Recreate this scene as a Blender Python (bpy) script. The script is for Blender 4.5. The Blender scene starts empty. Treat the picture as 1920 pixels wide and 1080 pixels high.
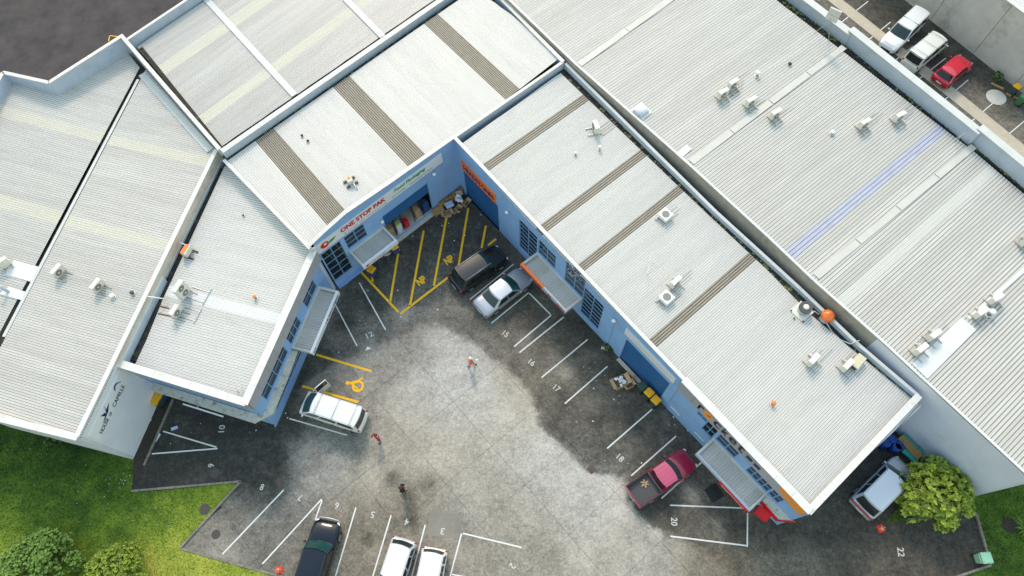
import bpy, bmesh, math, random
import numpy as np
from mathutils import Vector, Matrix
random.seed(7); rng = np.random.default_rng(11)
SC = bpy.context.scene; COL = SC.collection
# ---------------------------------------------------------------- camera, sky, sun, exposure
CX, CY, FPX, HCAM = 960.0, 540.0, 1290.0, 48.0
NAD = (980.0, 1140.0)                                   # where the plumb line leaves the lens
_up = -Vector((NAD[0]-CX, -(NAD[1]-CY), -FPX)).normalized()
_x = (Vector((1,0,0)) - _up*_up.x).normalized()
_y = _up.cross(_x)
ROT = Matrix((_x, _y, _up))                              # camera space -> world
cam_d = bpy.data.cameras.new('camera'); cam = bpy.data.objects.new('camera', cam_d); COL.objects.link(cam)
cam.matrix_world = Matrix.Translation((0,0,HCAM)) @ ROT.to_4x4()
cam_d.sensor_width = 36.0; cam_d.lens = 36.0*FPX/1920.0; cam_d.clip_start = 0.5; cam_d.clip_end = 6000
SC.camera = cam
SUN_EL, SUN_AZ = math.radians(44), math.radians(-10)     # elevation; azimuth from north, clockwise positive
world = bpy.data.worlds.new('World'); SC.world = world; world.use_nodes = True
nt = world.node_tree; nt.nodes.clear()
wo = nt.nodes.new('ShaderNodeOutputWorld'); bg = nt.nodes.new('ShaderNodeBackground')
sky = nt.nodes.new('ShaderNodeTexSky'); sky.sky_type = 'NISHITA'; sky.sun_disc = False
sky.sun_elevation = SUN_EL; sky.sun_rotation = SUN_AZ; sky.air_density = 3.0; sky.dust_density = 2.0; sky.ozone_density = 2.6
bg.inputs['Strength'].default_value = 0.15
nt.links.new(sky.outputs[0], bg.inputs[0]); nt.links.new(bg.outputs[0], wo.inputs[0])
sun_d = bpy.data.lights.new('sun', 'SUN'); sun_d.energy = 0.9; sun_d.angle = math.radians(10); sun_d.color = (1.0, 0.83, 0.74)
sun = bpy.data.objects.new('sun', sun_d); COL.objects.link(sun)
to_sun = Vector((math.sin(SUN_AZ)*math.cos(SUN_EL), math.cos(SUN_AZ)*math.cos(SUN_EL), math.sin(SUN_EL)))
sun.rotation_euler = (-to_sun).to_track_quat('-Z', 'Y').to_euler(); sun.location = to_sun*120
SC.view_settings.view_transform = 'Standard'; SC.view_settings.look = 'None'
SC.view_settings.gamma = 1.0; SC.view_settings.use_curve_mapping = False; SC.view_settings.exposure = 0.85

# ---------------------------------------------------------------- surveying: sight lines of the camera met with known planes
def ray(p): return ROT @ Vector((p[0]-CX, -(p[1]-CY), -FPX))
def P(px, py, z=0.0):
    d = ray((px,py)); t = (z-HCAM)/d.z
    return Vector((d.x*t, d.y*t, z))
class Plane:
    def __init__(s, pts):
        a, b, c = [P(*q) for q in pts]; s.o = a; s.n = (b-a).cross(c-a).normalized()
        if s.n.z < 0: s.n = -s.n
    def at(s, px, py):
        d = ray((px,py)); o = Vector((0,0,HCAM)); t = (s.o-o).dot(s.n)/d.dot(s.n); return o+d*t
    def z(s, x, y): return s.o.z - (s.n.x*(x-s.o.x)+s.n.y*(y-s.o.y))/s.n.z
UPV = Vector((0,0,1))
class Wall:
    """vertical plane; u runs left to right seen from outside, n points outside"""
    def __init__(s, a, b):
        s.a = Vector((a[0],a[1],0)); s.b = Vector((b[0],b[1],0)); s.u = (s.b-s.a).normalized()
        s.n = Vector((s.u.y,-s.u.x,0)); s.len = (s.b-s.a).length
    def sz(s, px, py, off=0.0):
        o = Vector((0,0,HCAM)); d = ray((px,py)); q = o + d*((s.a+s.n*off-o).dot(s.n)/d.dot(s.n))
        return (q-s.a).dot(s.u), q.z
    def pt(s, u, z, n=0.0): return s.a + s.u*u + s.n*n + UPV*z

# ---------------------------------------------------------------- materials
MATS = {}
def mat(name, color, rough=0.6, metal=0.0, noise=0.0, nscale=3.0, dirt=None, dirt_amt=0.0, dscale=1.0, bump=0.0, bscale=20.0, rand=0.0, coat=0.0, stretch=None, spec=0.5, alpha=None):
    if name in MATS: return MATS[name]
    m = bpy.data.materials.new(name); m.use_nodes = True; MATS[name] = m
    N = m.node_tree.nodes; L = m.node_tree.links; b = N['Principled BSDF']
    b.inputs['Roughness'].default_value = rough; b.inputs['Metallic'].default_value = metal
    b.inputs['Coat Weight'].default_value = coat; b.inputs['Coat Roughness'].default_value = 0.05
    b.inputs['Specular IOR Level'].default_value = spec
    c4 = (*color, 1)
    geo = N.new('ShaderNodeNewGeometry'); src = geo.outputs['Position']
    if stretch:
        uv = N.new('ShaderNodeUVMap'); mp = N.new('ShaderNodeMapping'); mp.inputs['Scale'].default_value = (*stretch, 1)
        L.new(uv.outputs[0], mp.inputs[0]); src = mp.outputs[0]
    rgb = N.new('ShaderNodeRGB'); rgb.outputs[0].default_value = c4; cur = rgb.outputs[0]
    def noi(scale, detail=6, rough_=0.6, s=None):
        n = N.new('ShaderNodeTexNoise'); n.inputs['Scale'].default_value = scale; n.inputs['Detail'].default_value = detail; n.inputs['Roughness'].default_value = rough_
        L.new(s or src, n.inputs['Vector']); return n.outputs['Fac']
    if noise:
        hs = N.new('ShaderNodeHueSaturation'); mr = N.new('ShaderNodeMapRange')
        mr.inputs[1].default_value = 0.25; mr.inputs[2].default_value = 0.75; mr.inputs[3].default_value = 1-noise; mr.inputs[4].default_value = 1+noise
        L.new(noi(nscale), mr.inputs[0]); L.new(mr.outputs[0], hs.inputs['Value']); L.new(cur, hs.inputs['Color']); cur = hs.outputs[0]
    if rand:
        oi = N.new('ShaderNodeObjectInfo'); hs = N.new('ShaderNodeHueSaturation'); mr = N.new('ShaderNodeMapRange')
        mr.inputs[3].default_value = 1-rand; mr.inputs[4].default_value = 1+rand
        L.new(oi.outputs['Random'], mr.inputs[0]); L.new(mr.outputs[0], hs.inputs['Value']); L.new(cur, hs.inputs['Color']); cur = hs.outputs[0]
    if dirt:
        mx = N.new('ShaderNodeMix'); mx.data_type = 'RGBA'; mr = N.new('ShaderNodeMapRange')
        mr.inputs[1].default_value = 0.52; mr.inputs[2].default_value = 0.75; mr.inputs[4].default_value = dirt_amt
        L.new(noi(dscale, 8, 0.7), mr.inputs[0]); L.new(mr.outputs[0], mx.inputs[0]); L.new(cur, mx.inputs[6]); mx.inputs[7].default_value = (*dirt,1); cur = mx.outputs[2]
    L.new(cur, b.inputs['Base Color'])
    if bump:
        bp = N.new('ShaderNodeBump'); bp.inputs['Strength'].default_value = bump; bp.inputs['Distance'].default_value = 0.02
        L.new(noi(bscale, 4, 0.6, geo.outputs['Position']), bp.inputs['Height']); L.new(bp.outputs[0], b.inputs['Normal'])
    return m

M = dict(
 roof_w = mat('roof_white', (0.655,0.635,0.60), 0.5, noise=0.07, nscale=1.0, rand=0.035, dirt=(0.42,0.40,0.36), dirt_amt=0.35, dscale=1.2, stretch=(0.25,1.6)),
 roof_g = mat('roof_grey', (0.60,0.575,0.535), 0.5, noise=0.12, nscale=1.0, rand=0.06, dirt=(0.36,0.34,0.31), dirt_amt=0.35, dscale=1.2, stretch=(0.2,2.2)),
 roof_n = mat('roof_zinc', (0.52,0.50,0.47), 0.42, noise=0.14, nscale=1.0, rand=0.07, dirt=(0.30,0.29,0.27), dirt_amt=0.4, dscale=1.2, stretch=(0.15,2.2)),
 sky_br = mat('skylight_dirty', (0.125,0.105,0.08), 0.7, noise=0.35, nscale=2.0, dirt=(0.06,0.05,0.04), dirt_amt=0.9, dscale=3.0, stretch=(0.5,6)),
 sky_ye = mat('skylight_cream', (0.66,0.625,0.525), 0.6, noise=0.08, nscale=1.5, rand=0.03, stretch=(0.3,2)),
 sky_bl = mat('skylight_blue', (0.47,0.475,0.55), 0.35, noise=0.22, nscale=1.5, rand=0.05, stretch=(0.6,5)),
 sky_gr = mat('skylight_pale', (0.60,0.60,0.555), 0.4, noise=0.06, nscale=1.5, rand=0.03, stretch=(0.4,4)),
 flash = mat('flashing', (0.68,0.68,0.665), 0.45, noise=0.05, nscale=1.5),
 flashg = mat('flashing_grey', (0.56,0.57,0.56), 0.5, noise=0.08, nscale=1.2),
 cap = mat('coping_white', (0.66,0.65,0.62), 0.5, noise=0.06, nscale=1.8, rand=0.03, dirt=(0.35,0.33,0.28), dirt_amt=0.35, dscale=2.5),
 parap = mat('parapet_pale', (0.46,0.54,0.68), 0.7, noise=0.08, nscale=1.2, dirt=(0.22,0.26,0.32), dirt_amt=0.4, dscale=0.9),
 conc_w = mat('precast_weathered', (0.34,0.32,0.285), 0.9, noise=0.22, nscale=1.5, dirt=(0.12,0.11,0.10), dirt_amt=0.7, dscale=1.1, bump=0.3),
 conc_l = mat('precast_light', (0.60,0.56,0.51), 0.9, noise=0.12, nscale=0.8, dirt=(0.24,0.20,0.15), dirt_amt=0.7, dscale=0.5, bump=0.3),
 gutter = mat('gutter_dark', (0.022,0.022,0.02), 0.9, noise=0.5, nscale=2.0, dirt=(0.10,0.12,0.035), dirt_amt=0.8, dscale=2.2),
 moss = mat('moss', (0.16,0.17,0.06), 1.0, noise=0.4, nscale=6),
 g_w = mat('rib_line_white', (0.30,0.29,0.27), 0.6, noise=0.12, nscale=1.0, stretch=(0.5,1.6)), g_c = mat('rib_line_pale', (0.42,0.40,0.375), 0.6, noise=0.10, nscale=1.0, stretch=(0.5,1.6)), g_g = mat('rib_line_grey', (0.22,0.21,0.195), 0.6, noise=0.15, nscale=1.0, stretch=(0.5,1.6)), g_n = mat('rib_line_zinc', (0.23,0.22,0.21), 0.6, noise=0.15, nscale=1.0, stretch=(0.5,1.6)),  # darker lines along one flank and the foot of each roof rib
 crest = mat('skylight_crest', (0.44,0.385,0.31), 0.7, noise=0.25, nscale=2.0, stretch=(0.8,6)), g_b = mat('skylight_blue_line', (0.15,0.16,0.27), 0.5, noise=0.2, nscale=2.0, stretch=(0.8,6)), g_y = mat('skylight_cream_line', (0.30,0.29,0.245), 0.6, noise=0.1, nscale=2.0, stretch=(0.8,6)),
 blue = mat('wall_blue', (0.24,0.42,0.74), 0.75, noise=0.07, nscale=1.2, dirt=(0.19,0.27,0.38), dirt_amt=0.4, dscale=1.0, bump=0.1),
 dblue = mat('door_blue', (0.022,0.125,0.34), 0.5, noise=0.08, nscale=1.0),
 frame = mat('frame_blue', (0.17,0.31,0.52), 0.5),
 glass = mat('glass_dark', (0.012,0.02,0.028), 0.06, spec=0.6),
 fascia = mat('fascia_grey', (0.36,0.37,0.43), 0.45, noise=0.07, nscale=1.4, rand=0.06),
 greyw = mat('wall_pale_grey', (0.66,0.69,0.79), 0.8, noise=0.06, nscale=0.7, dirt=(0.22,0.26,0.36), dirt_amt=0.35, dscale=0.25),
 lichen = mat('ledge_lichen', (0.56,0.55,0.48), 0.95, noise=0.15, nscale=4, dirt=(0.11,0.10,0.075), dirt_amt=1.0, dscale=2.6, bump=0.4),
 white = mat('white_paint', (0.78,0.78,0.77), 0.45, noise=0.03, nscale=2),
 signw = mat('sign_white', (0.70,0.73,0.80), 0.45),
 signg = mat('sign_grey', (0.42,0.47,0.56), 0.5),
 orange = mat('orange', (0.95,0.20,0.03), 0.5), orange2 = mat('orange_yellow', (0.93,0.32,0.01), 0.5),
 red = mat('red', (0.62,0.012,0.02), 0.45), green_t = mat('green_text', (0.02,0.30,0.12), 0.5), navy = mat('navy', (0.01,0.03,0.12), 0.5), purple = mat('purple', (0.12,0.01,0.22),0.5),
 black = mat('black', (0.015,0.015,0.016), 0.5), dgrey = mat('dark_grey', (0.07,0.07,0.07), 0.6), grey = mat('mid_grey', (0.25,0.25,0.25), 0.6),
 rubber = mat('rubber', (0.02,0.02,0.02), 0.85), rim = mat('rim', (0.45,0.45,0.46), 0.3, metal=0.8),
 cglass = mat('car_glass', (0.010,0.022,0.026), 0.04, spec=0.8), cgreen = mat('windscreen', (0.012,0.055,0.055), 0.04, spec=0.8),
 lamp_r = mat('tail_lamp', (0.40,0.01,0.01), 0.15, coat=1), lamp_w = mat('head_lamp', (0.75,0.78,0.8), 0.1, coat=1), lamp_o = mat('amber_lamp', (0.9,0.25,0.03), 0.2),
 ac = mat('ac_cream', (0.70,0.69,0.64), 0.45, noise=0.04, nscale=3), acw = mat('ac_white', (0.78,0.78,0.77), 0.45, noise=0.03, nscale=3), acdk = mat('ac_grille', (0.22,0.22,0.20), 0.6), galv = mat('galvanised', (0.45,0.46,0.47), 0.4, metal=0.5, noise=0.15, nscale=5), rust = mat('rust', (0.22,0.07,0.02), 0.95, noise=0.4, nscale=6),
 card = mat('cardboard', (0.46,0.31,0.18), 0.9, noise=0.12, nscale=3), wood = mat('crate_wood', (0.42,0.25,0.10), 0.85, noise=0.2, nscale=5), paper = mat('paper', (0.75,0.76,0.80), 0.8), pblue = mat('plastic_lilac', (0.50,0.55,0.80), 0.4),
 yellow = mat('bin_yellow', (0.83,0.42,0.01), 0.45), bing = mat('bin_dark_green', (0.035,0.075,0.055), 0.5, noise=0.1), binl = mat('bin_pale_green', (0.33,0.60,0.42), 0.5), binb = mat('bin_blue', (0.02,0.07,0.22), 0.5), drum = mat('drum_blue', (0.01,0.06,0.30), 0.3), teal = mat('teal', (0.01,0.42,0.34), 0.5),
 line_w = mat('line_white', (0.72,0.72,0.69), 0.8, noise=0.10, nscale=6, dirt=(0.3,0.3,0.28), dirt_amt=0.6, dscale=6), line_y = mat('line_yellow', (0.92,0.50,0.01), 0.8, noise=0.10, nscale=6, dirt=(0.30,0.17,0.03), dirt_amt=0.6, dscale=6),
 kerb = mat('kerb_concrete', (0.22,0.20,0.17), 0.95, noise=0.25, nscale=4, rand=0.1), steel = mat('manhole_steel', (0.10,0.060,0.048), 0.7, noise=0.3, nscale=12), beige=mat('footing_beige', (0.50,0.44,0.34), 0.9, noise=0.12, nscale=2),
 skin = mat('skin', (0.52,0.30,0.21), 0.6), hair = mat('hair_brown', (0.10,0.035,0.015), 0.8), denim = mat('denim', (0.22,0.32,0.45), 0.9), jacket = mat('jacket_red', (0.42,0.015,0.02), 0.8), cloth_b = mat('cloth_black', (0.014,0.014,0.016), 0.85), hiviz = mat('hi_viz_orange', (0.95,0.16,0.015), 0.7),
 bark = mat('bark', (0.10,0.07,0.045), 0.95, noise=0.3, nscale=8), soil = mat('soil', (0.045,0.036,0.027), 1.0, noise=0.4, nscale=5))

M['num_w'] = mat('number_white', (0.58,0.58,0.55), 0.85, noise=0.15, nscale=8, dirt=(0.2,0.2,0.18), dirt_amt=0.8, dscale=7)
M['strip'] = mat('roof_strip', (0.55,0.535,0.49), 0.5, noise=0.08, nscale=1.0)
def asphalt(name, c1, c2, fine=0.25, big=0.35):
    m = bpy.data.materials.new(name); m.use_nodes = True; N = m.node_tree.nodes; L = m.node_tree.links; b = N['Principled BSDF']
    b.inputs['Roughness'].default_value = 0.9; b.inputs['Specular IOR Level'].default_value = 0.3
    g = N.new('ShaderNodeNewGeometry')
    def noi(s, d, r=0.6):
        n = N.new('ShaderNodeTexNoise'); n.inputs['Scale'].default_value = s; n.inputs['Detail'].default_value = d; n.inputs['Roughness'].default_value = r; L.new(g.outputs['Position'], n.inputs['Vector']); return n.outputs['Fac']
    r = N.new('ShaderNodeMix'); r.data_type = 'RGBA'; mr = N.new('ShaderNodeMapRange'); mr.inputs[1].default_value = 0.5-big/2; mr.inputs[2].default_value = 0.5+big/2
    L.new(noi(0.45, 9, 0.65), mr.inputs[0]); L.new(mr.outputs[0], r.inputs[0]); r.inputs[6].default_value = (*c1,1); r.inputs[7].default_value = (*c2,1)
    hs = N.new('ShaderNodeHueSaturation'); m2 = N.new('ShaderNodeMapRange'); m2.inputs[1].default_value = 0.3; m2.inputs[2].default_value = 0.7; m2.inputs[3].default_value = 1-fine; m2.inputs[4].default_value = 1+fine
    L.new(noi(14, 6, 0.75), m2.inputs[0]); L.new(m2.outputs[0], hs.inputs['Value']); L.new(r.outputs[2], hs.inputs['Color']); L.new(hs.outputs[0], b.inputs['Base Color'])
    bp = N.new('ShaderNodeBump'); bp.inputs['Strength'].default_value = 0.35; bp.inputs['Distance'].default_value = 0.01; L.new(noi(40,4), bp.inputs['Height']); L.new(bp.outputs[0], b.inputs['Normal'])
    return m
M['asph_dark'] = asphalt('asphalt_dark', (0.024,0.024,0.024), (0.046,0.044,0.042), 0.35)
M['asph_brown'] = asphalt('asphalt_brown', (0.045,0.040,0.042), (0.085,0.076,0.076), 0.22)
M['asph_22'] = asphalt('asphalt_old', (0.030,0.027,0.023), (0.065,0.058,0.048), 0.4)

def yard_material():
    """concrete yard: the vertex attribute 'tone' holds the survey of stains (0 = black algae, 1 = clean concrete), the shader breaks up its edges"""
    m = bpy.data.materials.new('yard_concrete'); m.use_nodes = True; N = m.node_tree.nodes; L = m.node_tree.links; b = N['Principled BSDF']
    b.inputs['Roughness'].default_value = 0.88; b.inputs['Specular IOR Level'].default_value = 0.35
    g = N.new('ShaderNodeNewGeometry'); at = N.new('ShaderNodeAttribute'); at.attribute_name = 'tone'
    def noi(s, d, r=0.6, off=None):
        n = N.new('ShaderNodeTexNoise'); n.inputs['Scale'].default_value = s; n.inputs['Detail'].default_value = d; n.inputs['Roughness'].default_value = r
        if off:
            mp = N.new('ShaderNodeMapping'); mp.inputs['Location'].default_value = off; L.new(g.outputs['Position'], mp.inputs[0]); L.new(mp.outputs[0], n.inputs['Vector'])
        else: L.new(g.outputs['Position'], n.inputs['Vector'])
        return n.outputs['Fac']
    def math_(op, a, b_, c=None):
        n = N.new('ShaderNodeMath'); n.operation = op
        for i, v in enumerate((a, b_, c)):
            if v is None: continue
            if isinstance(v, (int, float)): n.inputs[i].default_value = v
            else: L.new(v, n.inputs[i])
        return n.outputs[0]
    sep = N.new('ShaderNodeSeparateColor'); L.new(at.outputs['Color'], sep.inputs[0])
    n1 = noi(0.55, 12, 0.72); n2 = noi(2.6, 8, 0.75, (7,3,0)); n3 = noi(6.5, 8, 0.8, (1,9,0)); n4 = noi(24, 6, 0.8, (5,2,0))
    ms = N.new('ShaderNodeMapRange'); ms.interpolation_type = 'SMOOTHSTEP'; ms.inputs[1].default_value = 0.25; ms.inputs[2].default_value = 0.80
    n0 = noi(0.8, 10, 0.7, (3,1,0)); L.new(math_('ADD', sep.outputs[2], math_('MULTIPLY', math_('SUBTRACT', n0, 0.5), 1.25)), ms.inputs[0])
    mt = N.new('ShaderNodeMix'); mt.data_type = 'FLOAT'; L.new(ms.outputs[0], mt.inputs[0]); L.new(sep.outputs[0], mt.inputs[2]); L.new(at.outputs['Alpha'], mt.inputs[3])
    t = math_('ADD', mt.outputs[0], math_('MULTIPLY', math_('SUBTRACT', n1, 0.5), 0.62))
    t = math_('ADD', t, math_('MULTIPLY', math_('SUBTRACT', n2, 0.5), 0.75))
    dk = math_('MULTIPLY_ADD', t, 1.3, 0.25); dk = math_('MINIMUM', dk, 1.0)
    t = math_('ADD', t, math_('MULTIPLY', math_('MULTIPLY', math_('SUBTRACT', n3, 0.5), 1.05), dk))
    t = math_('ADD', t, math_('MULTIPLY', math_('SUBTRACT', n4, 0.5), 0.60))
    cr = N.new('ShaderNodeValToRGB'); e = cr.color_ramp.elements
    e[0].position = 0.0; e[0].color = (0.028,0.028,0.026,1); e[1].position = 1.0; e[1].color = (0.58,0.555,0.51,1)
    for p, c in ((0.14,(0.045,0.044,0.040)), (0.30,(0.095,0.091,0.081)), (0.45,(0.17,0.163,0.147)), (0.62,(0.28,0.266,0.242)), (0.80,(0.41,0.392,0.36))):
        x = e.new(p); x.color = (*c,1)
    L.new(t, cr.inputs[0])
    mx = N.new('ShaderNodeMix'); mx.data_type = 'RGBA'; mx.blend_type = 'MULTIPLY'; mx.inputs[7].default_value = (0.80,0.66,0.46,1)
    L.new(math_('MULTIPLY', sep.outputs[1], math_('MULTIPLY_ADD', n2, 1.6, -0.1)), mx.inputs[0]); L.new(cr.outputs[0], mx.inputs[6]); L.new(mx.outputs[2], b.inputs['Base Color'])
    bp = N.new('ShaderNodeBump'); bp.inputs['Strength'].default_value = 0.3; bp.inputs['Distance'].default_value = 0.01; L.new(noi(25,5), bp.inputs['Height']); L.new(bp.outputs[0], b.inputs['Normal'])
    return m
M['yard'] = yard_material()
def grass_material():
    m = bpy.data.materials.new('lawn'); m.use_nodes = True; N = m.node_tree.nodes; L = m.node_tree.links; b = N['Principled BSDF']; b.inputs['Roughness'].default_value = 0.95; b.inputs['Specular IOR Level'].default_value = 0.15
    g = N.new('ShaderNodeNewGeometry'); at = N.new('ShaderNodeAttribute'); at.attribute_name = 'tone'
    sep = N.new('ShaderNodeSeparateColor'); L.new(at.outputs['Color'], sep.inputs[0])
    def noi(s, d, r=0.6):
        n = N.new('ShaderNodeTexNoise'); n.inputs['Scale'].default_value = s; n.inputs['Detail'].default_value = d; n.inputs['Roughness'].default_value = r; L.new(g.outputs['Position'], n.inputs['Vector']); return n.outputs['Fac']
    a = N.new('ShaderNodeMath'); a.operation = 'MULTIPLY_ADD'; a.inputs[1].default_value = 1.3; a.inputs[2].default_value = -0.65; L.new(noi(0.6, 10, 0.75), a.inputs[0])
    s = N.new('ShaderNodeMath'); s.operation = 'ADD'; L.new(a.outputs[0], s.inputs[0]); L.new(sep.outputs[0], s.inputs[1])
    cr = N.new('ShaderNodeValToRGB'); e = cr.color_ramp.elements; e[0].color = (0.020,0.042,0.010,1); e[1].color = (0.34,0.36,0.06,1)
    for p, c in ((0.25,(0.038,0.075,0.014)), (0.5,(0.082,0.145,0.020)), (0.75,(0.18,0.25,0.030))): x = e.new(p); x.color = (*c,1)
    L.new(s.outputs[0], cr.inputs[0])
    hs = N.new('ShaderNodeHueSaturation'); m2 = N.new('ShaderNodeMapRange'); m2.inputs[1].default_value = 0.3; m2.inputs[2].default_value = 0.7; m2.inputs[3].default_value = 0.6; m2.inputs[4].default_value = 1.4
    L.new(noi(7, 8, 0.8), m2.inputs[0]); L.new(m2.outputs[0], hs.inputs['Value']); L.new(cr.outputs[0], hs.inputs['Color']); L.new(hs.outputs[0], b.inputs['Base Color'])
    return m
M['lawn'] = grass_material()
def leaf_mat(name, c1, c2):
    m = bpy.data.materials.new(name); m.use_nodes = True; N = m.node_tree.nodes; L = m.node_tree.links; b = N['Principled BSDF']; b.inputs['Roughness'].default_value = 0.55
    at = N.new('ShaderNodeAttribute'); at.attribute_name = 'tone'; mx = N.new('ShaderNodeMix'); mx.data_type = 'RGBA'; sep = N.new('ShaderNodeSeparateColor')
    L.new(at.outputs['Color'], sep.inputs[0]); L.new(sep.outputs[0], mx.inputs[0]); mx.inputs[6].default_value = (*c1,1); mx.inputs[7].default_value = (*c2,1); L.new(mx.outputs[2], b.inputs['Base Color'])
    b.inputs['Subsurface Weight'].default_value = 0.0
    return m

# ---------------------------------------------------------------- object helpers
def setp(o, label=None, cat=None, group=None, kind=None):
    if label: o['label'] = label
    if cat: o['category'] = cat
    if group: o['group'] = group
    if kind: o['kind'] = kind
    return o
def thing(name, label, cat, loc=(0,0,0), rz=0.0, group=None):
    o = bpy.data.objects.new(name, None); COL.objects.link(o); o.empty_display_size = 0.3
    o.location = loc; o.rotation_euler = (0,0,rz); o.matrix_world = Matrix.Translation(loc) @ Matrix.Rotation(rz,4,'Z')
    return setp(o, label, cat, group)
def link(name, me, parent=None, world=True, **kw):
    o = bpy.data.objects.new(name, me); COL.objects.link(o)
    if parent is not None:
        o.parent = parent
        if world: o.matrix_parent_inverse = WM[parent.name].inverted() if parent.name in WM else parent.matrix_world.inverted()
    return setp(o, **kw)
WM = {}
class MB:
    def __init__(s): s.v = []; s.f = []; s.m = []; s.uv = {}
    def quad(s, a, b, c, d, m=0, uv=None):
        i = len(s.v); s.v += [a,b,c,d]; s.f.append((i,i+1,i+2,i+3)); s.m.append(m)
        if uv: s.uv[len(s.f)-1] = uv
    def poly(s, pts, m=0): i = len(s.v); s.v += list(pts); s.f.append(tuple(range(i,i+len(pts)))); s.m.append(m)
    def box(s, o, ax, ay, az, m=0):
        """box from corner o along three edge vectors"""
        o = Vector(o); ax = Vector(ax); ay = Vector(ay); az = Vector(az)
        i = len(s.v); s.v += [o, o+ax, o+ax+ay, o+ay, o+az, o+ax+az, o+ax+ay+az, o+ay+az]
        fs = [(0,3,2,1),(4,5,6,7),(0,1,5,4),(1,2,6,5),(2,3,7,6),(3,0,4,7)]
        if ax.cross(ay).dot(az) < 0: fs = [f[::-1] for f in fs]
        for f in fs: s.f.append(tuple(i+k for k in f)); s.m.append(m)
    def cbox(s, c, sx, sy, sz, m=0, rz=0.0):
        ca, sa = math.cos(rz), math.sin(rz); X = Vector((ca,sa,0)); Y = Vector((-sa,ca,0)); c = Vector(c)
        s.box(c - X*sx/2 - Y*sy/2, X*sx, Y*sy, Vector((0,0,sz)), m)
    def prism(s, pts, z0, z1, m=0):
        n = len(pts); area = sum(pts[i][0]*pts[(i+1)%n][1]-pts[(i+1)%n][0]*pts[i][1] for i in range(n))
        if area < 0: pts = pts[::-1]
        g = lambda z, p: z(p) if callable(z) else z
        i = len(s.v); s.v += [Vector((p[0],p[1],g(z0,p))) for p in pts] + [Vector((p[0],p[1],g(z1,p))) for p in pts]
        s.f.append(tuple(range(i+n-1,i-1,-1))); s.m.append(m); s.f.append(tuple(range(i+n,i+2*n))); s.m.append(m)
        for k in range(n): s.f.append((i+k, i+(k+1)%n, i+n+(k+1)%n, i+n+k)); s.m.append(m)
    def tube(s, pts, r, m=0, n=8, caps=True):
        pts = [Vector(p) for p in pts]; rs = r if isinstance(r, (list,tuple)) else [r]*len(pts); base = len(s.v); prev = None
        for k, p in enumerate(pts):
            d = (pts[min(k+1,len(pts)-1)]-pts[max(k-1,0)]).normalized()
            a = Vector((0,0,1)) if abs(d.z) < 0.95 else Vector((1,0,0))
            x = d.cross(a).normalized(); y = d.cross(x)
            for j in range(n): t = 2*math.pi*j/n; s.v.append(p + (x*math.cos(t)+y*math.sin(t))*rs[k])
        for k in range(len(pts)-1):
            for j in range(n): s.f.append((base+k*n+j, base+k*n+(j+1)%n, base+(k+1)*n+(j+1)%n, base+(k+1)*n+j)); s.m.append(m)
        if caps: s.f.append(tuple(base+j for j in range(n-1,-1,-1))); s.m.append(m); s.f.append(tuple(base+(len(pts)-1)*n+j for j in range(n))); s.m.append(m)
    def disc(s, c, r, z, m=0, n=20, h=None):
        pts = [(c[0]+r*math.cos(2*math.pi*k/n), c[1]+r*math.sin(2*math.pi*k/n)) for k in range(n)]
        if h: s.prism(pts, z, z+h, m)
        else: s.poly([Vector((p[0],p[1],z)) for p in pts], m)
    def ball(s, c, rx, ry, rz_, m=0, n=10, k=6, rot=0.0):
        c = Vector(c); base = len(s.v); ca, sa = math.cos(rot), math.sin(rot)
        for i in range(k+1):
            ph = math.pi*i/k
            for j in range(n):
                th = 2*math.pi*j/n; x = rx*math.sin(ph)*math.cos(th); y = ry*math.sin(ph)*math.sin(th)
                s.v.append(c+Vector((x*ca-y*sa, x*sa+y*ca, rz_*math.cos(ph))))
        for i in range(k):
            for j in range(n): s.f.append((base+i*n+j, base+(i+1)*n+j, base+(i+1)*n+(j+1)%n, base+i*n+(j+1)%n)); s.m.append(m)
    def mesh(s, name, mats, smooth=False, bevel=0.0):
        me = bpy.data.meshes.new(name); me.from_pydata([tuple(v) for v in s.v], [], s.f)
        mats = mats if isinstance(mats, (list,tuple)) else [mats]
        for k in mats: me.materials.append(M[k] if isinstance(k, str) else k)
        me.polygons.foreach_set('material_index', s.m)
        if smooth: me.polygons.foreach_set('use_smooth', [True]*len(s.f))
        if s.uv:
            ul = me.uv_layers.new(name='UVMap')
            for fi, uv in s.uv.items():
                pl = me.polygons[fi]
                for li, c in zip(pl.loop_indices, uv): ul.data[li].uv = c
        if bevel:
            bm = bmesh.new(); bm.from_mesh(me); bmesh.ops.remove_doubles(bm, verts=bm.verts, dist=1e-5)
            bmesh.ops.bevel(bm, geom=[e for e in bm.edges if len(e.link_faces)==2 and e.calc_face_angle(0) > 0.6], offset=bevel, segments=2, affect='EDGES', clamp_overlap=True); bm.to_mesh(me); bm.free()
        me.update(); return me
    def build(s, name, mats, parent=None, smooth=False, bevel=0.0, world=True, **kw):
        return link(name, s.mesh(name, mats, smooth, bevel), parent, world, **kw)
def copy_tree(o, loc, rz=0.0, label=None, group=None, scale=None):
    c = o.copy(); COL.objects.link(c)
    for ch in o.children:
        d = ch.copy(); COL.objects.link(d); d.parent = c
        for g in ch.children: e = g.copy(); COL.objects.link(e); e.parent = d
    c.location = loc; c.rotation_euler = (0,0,rz)
    if scale: c.scale = scale
    if label: c['label'] = label
    if group: c['group'] = group
    return c
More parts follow.
